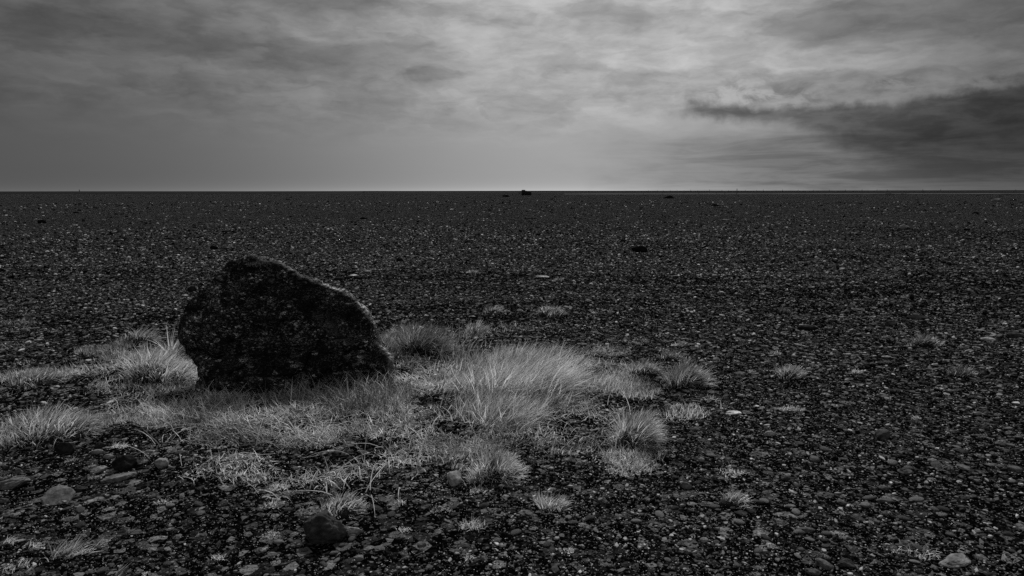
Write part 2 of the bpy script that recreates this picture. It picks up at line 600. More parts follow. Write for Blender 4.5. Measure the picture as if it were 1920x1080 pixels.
    me = mesh_np('boulder', v - base, loops, sizes, MBOULDER, tone=np.clip(cr + 0.22 * band * sst(Z_, 0.35, 0.6), 0, 1), smooth=True)
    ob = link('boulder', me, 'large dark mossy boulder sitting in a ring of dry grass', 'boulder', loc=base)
    return ob, base


boulder, BB = build_boulder()


# ------------------------------------------------------------------ grass blades
def blades(bx, by, bz, ln, wd, ang0, curl, az, tone, K=4, g=rng):
    """ribbon blades as arrays: root, length, width, start angle from upright, extra bend, compass of the bend"""
    n = len(bx)
    br = g.random(n) < 0.13            # bent and broken blades
    ang0 = np.where(br, ang0 + np.abs(g.normal(0.3, 0.3, n)), ang0); curl = np.where(br, curl + g.normal(1.0, 0.5, n), curl)
    az = np.where(br, az + g.normal(0, 1.2, n), az)
    t = np.arange(K + 1) / K
    dirx, diry = np.cos(az), np.sin(az)
    th = ang0[:, None] + curl[:, None] * ((np.arange(K) + 0.5) / K)[None]
    hor = np.concatenate((np.zeros((n, 1)), np.cumsum(np.sin(th), 1)), 1) * (ln / K)[:, None]
    ver = np.concatenate((np.zeros((n, 1)), np.cumsum(np.cos(th), 1)), 1) * (ln / K)[:, None]
    wob = g.normal(0, 0.06, n)[:, None] * t[None] ** 2 * ln[:, None]
    px = bx[:, None] + hor * dirx[:, None] - wob * diry[:, None]
    py = by[:, None] + hor * diry[:, None] + wob * dirx[:, None]
    pz = bz[:, None] + ver
    ground = height(px, py) + 0.006
    pz = np.maximum(pz, ground)
    pz[:, 0] = bz - 0.01
    sa = az + math.pi / 2 + g.normal(0, 0.7, n)
    wv = (wd[:, None] * (1 - 0.9 * t[None] ** 1.6)) * 0.5
    sx = np.cos(sa)[:, None] * wv; sy = np.sin(sa)[:, None] * wv
    A = np.stack((px - sx, py - sy, pz), -1); B = np.stack((px + sx, py + sy, pz), -1)
    V = np.stack((A, B), 2).reshape(n, -1, 3)
    tn = tone[:, None, None] * np.ones((n, K + 1, 2))
    f = np.concatenate([np.array([2 * i, 2 * i + 1, 2 * i + 3, 2 * i + 2]) for i in range(K)])
    L = (np.arange(n)[:, None] * (2 * (K + 1)) + f[None]).ravel()
    return V.reshape(-1, 3), L, np.full(n * K, 4), tn.ravel()


def join(parts):
    nv = 0; vs, ls, ss, ts = [], [], [], []
    for V, L, S_, T in parts:
        vs.append(V); ls.append(L + nv); ss.append(S_); ts.append(T); nv += len(V)
    return np.concatenate(vs), np.concatenate(ls), np.concatenate(ss), np.concatenate(ts)


OUTLINE_X = None


def outside_rock(x, y):
    q = ((x - BB[0]) / 0.72) ** 2 + np.where(y < YB, (y - YB) / 0.10, (y - YB) / 0.6) ** 2
    return q > 1.0


def patch(px, py, rx, ry, style, dens=1.0, tone=1.0, hs=1.0, lean=None, edge=1.1, seed=0):
    """blades of one style over an elliptical patch of ground with a ragged edge"""
    g = np.random.default_rng(1000 + seed)
    cx, cy, wx, wy = px_ellipse(px, py, rx, ry)
    st = STY[style]
    n = int(1.1 * dens * st['d'] * math.pi * wx * wy)
    a = g.random(n) * 2 * math.pi; q = np.sqrt(g.random(n))
    x = cx + wx * q * np.cos(a) * 1.15; y = cy + wy * q * np.sin(a) * 1.15
    nz = fbm2(x / 0.30, y / 0.30, 3, 55) * 0.62 + fbm2(x / 0.07, y / 0.07, 2, 58) * 0.28
    keep = (q * 1.15 < 1.0 + edge * nz) & outside_rock(x, y) & (g.random(n) < np.clip(0.72 + 1.5 * st.get('clump', 1.0) * nz, 0.03, 1))
    for hx, hy, hrx, hry in HOLES:
        keep &= g.random(n) > 1.25 * np.exp(-(((x - hx) / hrx) ** 2 + ((y - hy) / hry) ** 2) * 1.1) * (1 + 0.6 * nz)
    x, y, q, a = x[keep], y[keep], q[keep], a[keep]
    n = len(x)
    if n == 0: return None
    ln = st['l'] * hs * (0.45 + 0.75 * g.random(n)) * (1.05 - 0.35 * q)
    wd = 1.2 * st['w'] * (0.6 + 0.8 * g.random(n))
    if lean is None: az = g.random(n) * 2 * math.pi
    else: az = R(lean) + g.normal(0, st.get('ls', 0.6), n)
    # clumps lean together
    az = az + 1.2 * fbm2(x / 0.12, y / 0.12, 2, 91)
    ang = np.abs(g.normal(st['a'], st['as'], n)); cu = g.normal(st['c'], st['cs'], n)
    wi = 0.22
    vx = np.sin(ang) * np.cos(az) + wi + 0.35 * fbm2(x / 0.18, y / 0.18, 2, 201)
    vy = np.sin(ang) * np.sin(az) + 0.06 + 0.30 * fbm2(x / 0.18, y / 0.18, 2, 207)
    az = np.arctan2(vy, vx); ang = np.arcsin(np.clip(np.hypot(vx, vy), 0, 0.98))
    tn = 1.02 * tone * st['t'] * (0.25 + 1.55 * g.random(n) ** 1.4)
    tn = tn * np.clip(1 + 1.1 * fbm2(x / 0.20, y / 0.20, 3, 63), 0.2, 2)
    tn = np.clip(tn, 0.02, 0.8)
    return blades(x, y, height(x, y), ln, wd, ang, cu, az, tn, g=g)


HOLES = [px_ellipse(*a) for a in [(700, 842, 75, 15), (300, 826, 80, 15), (800, 768, 42, 16), (1080, 812, 95, 18), (470, 852, 60, 9), (565, 884, 80, 13), (120, 752, 130, 14),
                                  (640, 872, 60, 9), (690, 925, 70, 10), (1140, 760, 60, 10), (250, 715, 60, 8), (880, 905, 60, 8), (1120, 675, 60, 8), (170, 690, 60, 8)]]
STY = {
    'mat':   dict(d=5200, l=0.080, w=0.0038, a=1.05, as_=0.4, c=0.5, cs=0.5, t=0.46, clump=1.6),
    'straw': dict(d=4200, l=0.130, w=0.0042, a=1.15, as_=0.3, c=0.45, cs=0.4, t=0.50, clump=1.0),
    'turf':  dict(d=8000, l=0.052, w=0.0036, a=0.45, as_=0.35, c=0.4, cs=0.4, t=0.50, clump=1.4),
    'tall':  dict(d=2300, l=0.250, w=0.0058, a=0.30, as_=0.30, c=0.45, cs=0.35, t=0.50, clump=1.4, ls=0.45),
    'arch':  dict(d=2200, l=0.300, w=0.0042, a=0.45, as_=0.25, c=1.1, cs=0.35, t=0.30, clump=1.0, ls=0.4),
    'wisp':  dict(d=1500, l=0.070, w=0.0036, a=0.8, as_=0.4, c=0.5, cs=0.5, t=0.45, clump=2.2),
}
for s_ in STY.values(): s_['as'] = s_.pop('as_')

MASS = [
    # in front of the boulder
    (560, 790, 260, 48, 'mat', 1.0, 0.85), (480, 772, 200, 38, 'straw', 0.8, 0.85), (700, 800, 130, 40, 'mat', 1.0, 0.9),
    (600, 768, 190, 22, 'turf', 0.6, 0.62), (540, 822, 190, 26, 'straw', 0.7, 0.9), (720, 825, 140, 26, 'mat', 0.9, 1.0),
    (640, 752, 140, 20, 'arch', 0.8, 0.75, 0.6, 150), (700, 770, 90, 22, 'arch', 1.2, 0.7, 0.9, 165), (430, 745, 80, 22, 'arch', 0.6, 1.1, 0.55, 20),
    (390, 800, 110, 30, 'straw', 0.6, 1.0), (350, 770, 110, 24, 'straw', 0.8, 1.05),
    (430, 888, 95, 26, 'mat', 1.3, 1.15), (420, 905, 75, 16, 'wisp', 1.6, 1.1),
    (640, 905, 130, 13, 'mat', 0.8, 1.0), (690, 885, 80, 14, 'mat', 0.8, 1.0), (600, 900, 60, 12, 'wisp', 1.4, 1.1),
    (800, 850, 120, 24, 'mat', 1.2, 1.0), (920, 868, 80, 26, 'turf', 1.0, 0.95, 1.3), (760, 905, 90, 14, 'wisp', 1.5, 1.0), (880, 845, 100, 22, 'mat', 1.0, 0.95),
    # left of the boulder
    (290, 725, 110, 26, 'turf', 0.8, 1.0), (250, 745, 110, 22, 'mat', 1.0, 1.05), (330, 745, 70, 22, 'turf', 0.8, 1.05),
    (215, 690, 80, 26, 'mat', 0.9, 0.85), (205, 660, 50, 13, 'turf', 0.9, 0.65, 1.6), (290, 668, 70, 16, 'turf', 0.8, 0.7, 1.4),
    (240, 770, 110, 14, 'mat', 1.0, 1.05), (200, 790, 90, 16, 'turf', 0.7, 0.9), (330, 790, 90, 18, 'mat', 0.8, 0.9),
    (60, 712, 70, 14, 'turf', 0.9, 0.8, 1.3), (120, 700, 60, 9, 'mat', 0.8, 0.8), (20, 735, 50, 14, 'mat', 0.9, 0.75), (150, 718, 60, 8, 'wisp', 1.5, 0.8),
    (30, 606, 24, 5, 'wisp', 1.5, 0.6), (30, 650, 30, 6, 'wisp', 1.4, 0.6), (35, 682, 22, 4, 'wisp', 1.5, 0.6), (205, 612, 22, 4, 'wisp', 1.5, 0.6),
    (90, 800, 120, 20, 'turf', 1.0, 0.95, 1.2),
    # right of the boulder
    (820, 710, 90, 22, 'straw', 1.5, 1.25, 0.8), (850, 735, 80, 24, 'turf', 1.0, 1.15), (770, 690, 40, 12, 'straw', 1.5, 1.3, 0.7),
    (770, 645, 60, 26, 'tall', 0.7, 0.6, 0.65, 60), (730, 640, 25, 20, 'mat', 1.2, 1.0), (810, 640, 90, 20, 'tall', 0.7, 0.55, 0.7, 100),
    (880, 690, 90, 22, 'tall', 0.8, 0.75, 0.7, 130), (900, 660, 70, 14, 'tall', 0.7, 0.7, 0.6, 100),
    (960, 735, 120, 50, 'tall', 1.0, 1.05, 0.8, 40), (1000, 690, 90, 26, 'tall', 0.9, 1.1, 0.8, 60), (900, 720, 70, 30, 'tall', 1.0, 0.95, 0.75, 110), (930, 780, 110, 34, 'tall', 0.9, 0.95, 0.62, 60), (1030, 740, 70, 40, 'tall', 0.8, 0.9, 0.6, 20), (870, 800, 60, 22, 'tall', 0.9, 0.6, 0.6, 70), (1040, 770, 90, 30, 'straw', 0.9, 0.85, 1.0),
    (1080, 730, 110, 30, 'turf', 0.8, 0.85, 1.5), (1120, 700, 90, 20, 'mat', 1.1, 0.9, 1.2), (1150, 730, 90, 24, 'turf', 0.9, 0.85, 1.4), (1100, 660, 70, 12, 'mat', 0.9, 0.7, 1.1),
    (1020, 820, 110, 22, 'mat', 1.1, 0.85), (1100, 790, 80, 22, 'straw', 0.7, 0.7), (960, 830, 90, 18, 'turf', 0.8, 0.8, 1.3), (1060, 845, 70, 14, 'turf', 0.8, 0.85, 1.2),
    (1190, 865, 65, 14, 'turf', 1.0, 1.1, 1.0), (1290, 776, 36, 13, 'turf', 0.9, 1.15), (1250, 785, 30, 9, 'wisp', 1.6, 1.0),
    (1190, 640, 26, 5, 'wisp', 1.5, 0.6), (1240, 660, 30, 6, 'wisp', 1.5, 0.8), (950, 615, 60, 8, 'wisp', 1.2, 0.7),
    (1335, 752, 16, 4, 'wisp', 2, 0.8), (1355, 765, 12, 4, 'wisp', 2, 0.8),
]


def build_mass():
    parts = []
    for i, p in enumerate(MASS):
        px, py, rx, ry, st = p[:5]
        q = patch(px, py, rx, ry, st, *(list(p[5:]) + [None] * 0), seed=i)
        if q: parts.append(q)
    # long dead runners lying across the mats
    g = np.random.default_rng(4)
    cents = [(470, 800, 200, 40), (650, 840, 200, 40), (420, 840, 120, 50), (760, 880, 160, 40), (860, 760, 80, 40), (1080, 800, 120, 40), (250, 770, 140, 40), (600, 930, 120, 20)]
    xs, ys = [], []
    for c in cents:
        cx, cy, wx, wy = px_ellipse(*c)
        n = 26
        a = g.random(n) * 6.28; q = np.sqrt(g.random(n))
        xs.append(cx + wx * q * np.cos(a)); ys.append(cy + wy * q * np.sin(a))
    x = np.concatenate(xs); y = np.concatenate(ys)
    k = outside_rock(x, y); x, y = x[k], y[k]; n = len(x)
    parts.append(blades(x, y, height(x, y) + 0.02, 0.12 + 0.22 * g.random(n), np.full(n, 0.0050), g.normal(1.0, 0.25, n), g.normal(0.7, 0.4, n), g.random(n) * 6.28,
                        0.35 + 0.3 * g.random(n), K=6, g=g))
    V, L, S_, T = join(parts)
    print('grass verts', len(V))
    link('grass', mesh_np('grass', V, L, S_, MGRASS, T), 'matted dry grass spreading around the boulder', 'grass', kind='stuff')


build_mass()


_ico = {}


def ico(sub):
    if sub not in _ico:
        import bmesh
        bm = bmesh.new()
        bmesh.ops.create_icosphere(bm, subdivisions=sub, radius=1.0)
        bm.verts.ensure_lookup_table()
        v = np.array([x.co[:] for x in bm.verts]); f = np.array([[y.index for y in x.verts] for x in bm.faces])
        bm.free()
        _ico[sub] = (v, f)
    return _ico[sub]


# ------------------------------------------------------------------ tussocks and tufts, each a thing
def tussock(px, py, wpx, hpx, label, style='dome', n=None, tone=0.45, lean=None, name='grass_tuft', cat='grass tuft', group='grass tufts on the gravel', seed=0):
    g = np.random.default_rng(3000 + seed)
    o = G(px, py)
    dist = math.hypot(o.x, o.y)
    rad = 0.5 * wpx * dist / F
    hh = 0.90 * hpx * dist / F
    dep = rad * 0.62
    if n is not None and n > 600: n = int(n * 0.62)
    if n is None: n = int(min(2600, 260 + 9000 * rad * dep * 3))
    a = g.random(n) * 2 * math.pi; q = np.sqrt(g.random(n))
    rag = 1 + 0.42 * vn2(np.cos(a) * 1.6 + seed * 3.7, np.sin(a) * 1.6 + 5.1) + 0.2 * vn2(np.cos(a) * 4 + seed, np.sin(a) * 4)
    hump = 0.0
    if style == 'dome':      # short blades standing on a small hummock of their own roots, hanging outwards at its edge
        hump = 0.42 * hh
        q = q ** 0.85
        x = o.x + rad * 0.85 * rag * q * np.cos(a); y = o.y + dep * 0.82 * rag * q * np.sin(a)
        az = a + g.normal(0, 0.5, n) + 1.3 * fbm2(x / 0.07, y / 0.07, 2, 91)
        ang = np.abs(0.05 + 0.75 * q ** 1.5 + g.normal(0, 0.30, n)); cu = 0.2 + 0.9 * g.random(n)
        ln = hh * (0.28 + 0.75 * g.random(n) ** 1.3) * (1.0 + 0.5 * fbm2(x / 0.09, y / 0.09, 2, 45))
    elif style == 'upright':
        x = o.x + rad * 0.85 * rag * q * np.cos(a); y = o.y + dep * 0.85 * rag * q * np.sin(a)
        az = a + g.normal(0, 0.7, n) + 1.6 * fbm2(x / 0.10, y / 0.10, 2, 91)
        ang = 0.06 + 0.42 * q + np.abs(g.normal(0.0, 0.28, n)); cu = g.normal(0.5, 0.4, n)
        ln = hh * (0.30 + 0.78 * g.random(n) ** 1.2) * (1.0 + 0.45 * fbm2(x / 0.12, y / 0.12, 2, 45))
    else:                    # low creeping cushion
        x = o.x + rad * 0.95 * rag * q * np.cos(a); y = o.y + dep * 0.95 * rag * q * np.sin(a)
        az = g.random(n) * 6.28
        ang = np.abs(g.normal(0.7, 0.35, n)); cu = g.normal(0.4, 0.4, n)
        ln = hh * (0.6 + 0.7 * g.random(n)) * (1.1 - 0.5 * q)
    if lean is not None:
        az = np.where(g.random(n) < 0.75, R(lean) + g.normal(0, 0.5, n), az)
    sk = (g.random(n) < 0.22) & (n > 250)            # lodged and straying blades round the foot
    x = np.where(sk, o.x + (x - o.x) * 1.22, x); y = np.where(sk, o.y + (y - o.y) * 1.22, y)
    ang = np.where(sk, 1.15 + 0.3 * g.random(n), ang); ln = np.where(sk, ln * 0.75, ln)
    q = np.where(sk, 1.0, q); az = np.where(sk, az + g.normal(0, 0.8, n), az)
    if style != 'cushion':       # the wind has combed everything the same way
        vx = np.sin(ang) * np.cos(az) * 0.8 + 0.30 + 0.30 * fbm2(x / 0.16, y / 0.16, 2, 201)
        vy = np.sin(ang) * np.sin(az) * 0.8 + 0.10 + 0.30 * fbm2(x / 0.16, y / 0.16, 2, 207)
        az = np.arctan2(vy, vx); ang = np.arcsin(np.clip(np.hypot(vx, vy), 0, 0.97))
    z = height(x, y) + hump * np.clip(1 - q ** 2.2, 0, 1)
    wd = 1.35 * np.clip(0.0009 * dist, 0.0030, 0.012) * (0.6 + 0.8 * g.random(n))
    tn = 1.25 * tone * (0.25 + 1.45 * g.random(n) ** 1.3) * np.clip(1 + 0.9 * fbm2(x / 0.10, y / 0.10, 2, 63), 0.2, 2)
    tn = np.clip(tn, 0.02, 0.8)
    V, L, S_, T = blades(x, y, z, ln, wd, ang, cu, az, tn, g=g)
    V = V - np.array(o)
    ob = link(name, mesh_np(name, V, L, S_, MGRASS, T), label, cat, group, loc=o)
    if style == 'dome' and wpx > 40:      # the dark peat hummock the blades grow from
        v, f = ico(4)
        v = v * np.array([rad * 0.86, dep * 0.86, hump * 1.05])
        k = fbm3(v[:, 0] * 14 + seed, v[:, 1] * 14, v[:, 2] * 14, 3, seed)
        v = v * (1 + 0.12 * k[:, None])
        v[:, 2] += height(v[:, 0] + o.x, v[:, 1] + o.y) - o.z
        link('peat_mound', mesh_np('peat_mound', v, f.ravel(), np.full(len(f), 3), MPEAT, smooth=True), parent=ob)
    return ob


TUFTS = [
    # px, py(base), width, height, label, style, n, tone, lean
    (300, 708, 120, 50, 'rounded bright tussock close beside the boulder, a black stone at its foot', 'dome', 4200, 0.46, None),
    (328, 668, 40, 64, 'tall pale upright grass standing against the shadowed edge of the boulder', 'upright', 900, 0.40, 60),
    (262, 645, 62, 30, 'small dark domed tussock behind the rounded bright tussock', 'dome', 900, 0.26, None),
    (95, 812, 150, 38, 'long low grassy bank with a dark underside above the loose stones', 'dome', 3200, 0.42, None),
    (70, 716, 80, 22, 'low pale tussock on gravel beyond the long grassy bank', 'dome', 1200, 0.36, None),
    (975, 725, 230, 92, 'tallest pale windblown tussock, spreading wide at the lit side of the boulder', 'upright', 7500, 0.56, 35),
    (930, 785, 190, 66, 'thick grass clump leaning below the tallest tussock', 'upright', 3600, 0.46, 50),
    (790, 660, 90, 60, 'dark green-black clump growing just behind the boulder', 'dome', 2200, 0.16, None),
    (1192, 828, 95, 62, 'rounded grass hummock on its own at the edge of the grass, above a dark hollow', 'dome', 3000, 0.42, None),
    (1186, 872, 130, 20, 'low bright cushion of grass below the rounded hummock', 'cushion', 2000, 0.42, None),
    (1284, 716, 95, 38, 'shaggy mid grey tussock out on the gravel, larger of a close pair', 'dome', 1800, 0.34, None),
    (1206, 702, 66, 28, 'arched tussock with a black underside, smaller of a close pair', 'dome', 1000, 0.32, None),
    (1256, 672, 50, 16, 'small faint tuft just behind the close pair of tussocks', 'dome', 450, 0.26, None),
    (935, 888, 110, 40, 'soft rounded tussock at the near edge of the mat beside the angular pale stone', 'dome', 3000, 0.42, None),
    (1033, 950, 72, 44, 'bright spiky tuft standing alone on the near gravel', 'upright', 330, 0.55, None),
    (1375, 945, 60, 30, 'thin spreading tuft on open gravel above a dark flat pebble', 'dome', 180, 0.48, None),
    (1372, 888, 52, 13, 'flat creeping tuft on the gravel beyond the thin spreading tuft', 'cushion', 130, 0.45, None),
    (645, 958, 88, 34, 'bushy pale tuft just behind the small dark near rock', 'dome', 700, 0.52, None),
    (885, 988, 54, 26, 'short bristly tuft with two long stems lying out from it', 'cushion', 150, 0.52, None),
    (880, 1048, 26, 14, 'tiny star-shaped tuft nearest the bottom edge in the middle', 'upright', 50, 0.52, None),
    (130, 1040, 74, 38, 'spiky tuft of separate blades on the dark gravel in the near corner', 'upright', 170, 0.50, 45),
    (62, 1026, 44, 16, 'thin tuft bent flat by the wind beside the spiky corner tuft', 'cushion', 60, 0.50, 10),
    (12, 1018, 28, 20, 'pale tuft cut by the picture edge in the near corner', 'upright', 70, 0.48, 30),
    (28, 1066, 60, 20, 'sparse flattened tuft at the very bottom of the near corner', 'cushion', 70, 0.40, 20),
    (217, 1082, 22, 34, 'four tall bare curved blades at the bottom edge', 'upright', 9, 0.55, 80),
    (408, 1048, 28, 14, 'tiny bright tuft low on the near gravel, alone amid pebbles', 'cushion', 60, 0.52, None),
    (272, 1078, 20, 8, 'tiny pale sprout at the bottom edge next to the four tall blades', 'cushion', 30, 0.5, None),
    (1062, 1034, 30, 12, 'small woolly tuft among the near pebbles below the spiky lone tuft', 'cushion', 80, 0.42, None),
    (757, 996, 30, 12, 'small bright sprig between the dark near rock and the bristly tuft', 'cushion', 55, 0.55, None),
    (524, 916, 34, 14, 'small pale tuft on bare sand in front of the matted grass', 'cushion', 90, 0.5, None),
    (516, 948, 44, 16, 'curly low tuft on dark sand beyond the small dark near rock', 'cushion', 130, 0.46, None),
    (510, 1006, 34, 14, 'thin grey tuft just beside the small dark near rock', 'cushion', 70, 0.36, None),
    (752, 944, 26, 16, 'star of a few wide blades on bare sand', 'cushion', 26, 0.55, None),
    (895, 922, 38, 12, 'flat grey tuft just below the angular pale stone', 'cushion', 120, 0.38, None),
    (825, 958, 50, 12, 'loose tangle of dry blades on dark sand', 'cushion', 60, 0.42, None),
    (118, 828, 26, 10, 'tiny tuft above the dark rounded stone near the grassy bank', 'cushion', 60, 0.42, None),
    (225, 838, 28, 12, 'tiny curly tuft beyond the dark brown stone', 'cushion', 90, 0.40, None),
    (134, 864, 20, 10, 'tiny thin tuft between the dark rounded stone and the pale pebbles', 'cushion', 40, 0.36, None),
    (305, 944, 26, 10, 'faint tuft on black sand below the pyramid stone', 'cushion', 50, 0.36, None),
    (1726, 1040, 70, 26, 'sparse sprouting blades with two thin upright stalks near the pale slab', 'cushion', 60, 0.55, None),
    (1480, 704, 56, 22, 'low crescent tuft with a dark underside, alone on the open plain', 'dome', 420, 0.36, None),
    (1480, 768, 46, 9, 'flat woolly tuft lying on the open plain beyond the white flat stone', 'cushion', 220, 0.38, None),
    (1735, 646, 48, 20, 'dense little tussock far out, widest of the distant open plain', 'dome', 420, 0.34, None),
    (1805, 703, 46, 18, 'dark ragged hummock with few blades, towards the side of the plain', 'dome', 220, 0.16, None),
    (1605, 700, 22, 12, 'tiny tuft further along from the low crescent tuft', 'dome', 80, 0.34, None),
    (1456, 664, 24, 10, 'tiny faint tuft behind the low crescent tuft', 'cushion', 90, 0.26, None),
    (1272, 648, 26, 9, 'tiny pale tuft behind the close pair of tussocks', 'cushion', 90, 0.30, None),
    (1033, 590, 60, 22, 'wide pale tuft with a dark base, on gravel beyond the tallest tussock', 'dome', 600, 0.34, None),
    (925, 586, 44, 16, 'low dark tuft beside the wide pale one on gravel', 'dome', 320, 0.26, None),
    (895, 625, 44, 24, 'round tuft at the back of the grass between two low ones', 'dome', 420, 0.36, None),
    (1470, 587, 26, 10, 'small dark mossy hummock far out on the open plain', 'dome', 160, 0.10, None),
    (888, 512, 26, 8, 'faint distant tuft on the gravel high beyond the boulder', 'dome', 120, 0.26, None),
    (1044, 527, 26, 8, 'faint distant tuft close to the long white stone', 'dome', 120, 0.24, None),
    (1260, 575, 26, 8, 'distant dark tuft midway out on the gravel', 'dome', 120, 0.18, None),
    (1530, 820, 14, 8, 'tiny bristly sprout on the gravel near a pale round stone', 'cushion', 40, 0.42, None),
    (1716, 784, 14, 8, 'tiny bristly sprout further out on the gravel', 'cushion', 40, 0.40, None),
]
for i, tdat in enumerate(TUFTS):
    px, py, w_, h_, lab, sty, n_, tn_, le_ = tdat
    big = w_ > 60 and n_ > 800
    tussock(px, py, w_, h_, lab, sty, n_, tn_, le_, 'grass_tussock' if big else 'grass_tuft', 'tussock' if big else 'grass tuft',
            'tussocks around the boulder' if big else 'small grass tufts on the gravel', i)


# moss tuft on top of the boulder: a part of it
def moss_on_boulder():
    g = np.random.default_rng(77)
    n = 500
    bx, bz = plane_pt(488, 492, YB)
    x = bx + 0.036 * g.standard_normal(n).clip(-2, 2); y = YB - 0.02 + 0.03 * g.standard_normal(n)
    z = np.full(n, bz - 0.015)
    az = g.random(n) * 6.28
    V, L, S_, T = blades(x, y, z, 0.022 + 0.022 * g.random(n), np.full(n, 0.004), np.abs(g.normal(0.5, 0.3, n)), g.normal(0.4, 0.3, n), az, 0.02 + 0.05 * g.random(n), g=g)
    o = link('moss_tuft', mesh_np('moss_tuft', V - BB, L, S_, MGRASS, T), 'dark moss tuft on the top of the boulder', parent=boulder)


moss_on_boulder()

# ------------------------------------------------------------------ single stones
def rock_mesh(name, sx, sy, sz, tone, seed, sub=4, cuts=14, rough=1.0, tilt=(0, 0), round_=False):
    g = np.random.default_rng(seed)
    v, f = ico(sub)
    v = v.copy()
    for _ in range(0 if round_ else cuts):      # broken faces
        nrm = g.standard_normal(3); nrm /= np.linalg.norm(nrm)
        d = 0.66 + 0.28 * g.random()
        e = v @ nrm - d
        v = v - np.outer(np.maximum(e, 0) * 0.96, nrm)
    off = g.random(3) * 50
    q = v * 1.3 + off
    v = v * (1 + rough * 0.16 * fbm3(q[:, 0], q[:, 1], q[:, 2], 2, seed)[:, None])
    q = v * 5 + off
    v = v * (1 + rough * 0.075 * fbm3(q[:, 0], q[:, 1], q[:, 2], 4, seed + 5)[:, None])
    v = v * (1 - rough * 0.05 * np.clip(1 - np.abs(fbm3(q[:, 0] * 0.6, q[:, 1] * 0.6, q[:, 2] * 0.9, 2, seed + 9)) * 5, 0, 1)[:, None])
    ext = (v.max(0) - v.min(0)) / 2
    v = (v - (v.max(0) + v.min(0)) / 2) / ext
    v = v * np.array([sx, sy, sz]) / 2
    rot = Matrix.Rotation(tilt[1], 3, 'Y') @ Matrix.Rotation(tilt[0], 3, 'X')
    v = v @ np.array(rot).T
    t = np.full(len(v), tone)
    return mesh_np(name, v, f.ravel(), np.full(len(f), 3), MSTONE, t, smooth=True)


def place_stone(px, py, w, h, tone, label, flat_=0.4, yaw=0.0, tilt=(0, 0), seed=0, name='stone', cat='stone', group='stones lying on the gravel', round_=False, rough=1.5, sub=4):
    """px,py: where the stone meets the ground in front; w,h: its size in the photograph"""
    if px < 345 and py > 800: w *= 0.86; h *= 0.86; tone *= 0.75
    b = G(px, py)
    dist = math.hypot(b.x, b.y)
    Wm = w * dist / F
    Hm = h * math.hypot(dist, CAM_H) / F
    al = math.atan2(CAM_H, dist)
    zz = max(0.15 * Wm, min(Hm / math.cos(al), flat_ * Wm))
    yy = min(1.3 * Wm, max(0.45 * Wm, (Hm - zz * math.cos(al)) / max(0.05, math.sin(al)) + 0.3 * zz))
    if dist > 12 and tone < 0.03: tone *= 0.55
    me = rock_mesh(name, Wm * 1.04, yy, zz * 1.35, tone, 900 + seed, sub, tilt=tilt, round_=round_, rough=rough)
    x, y = b.x, b.y + yy * 0.42
    o = link(name, me, label, cat, group, loc=(x, y, float(height(x, y)) + zz * (0.30 if dist < 25 else 0.12)))
    o.rotation_euler = (0, 0, yaw)
    return o


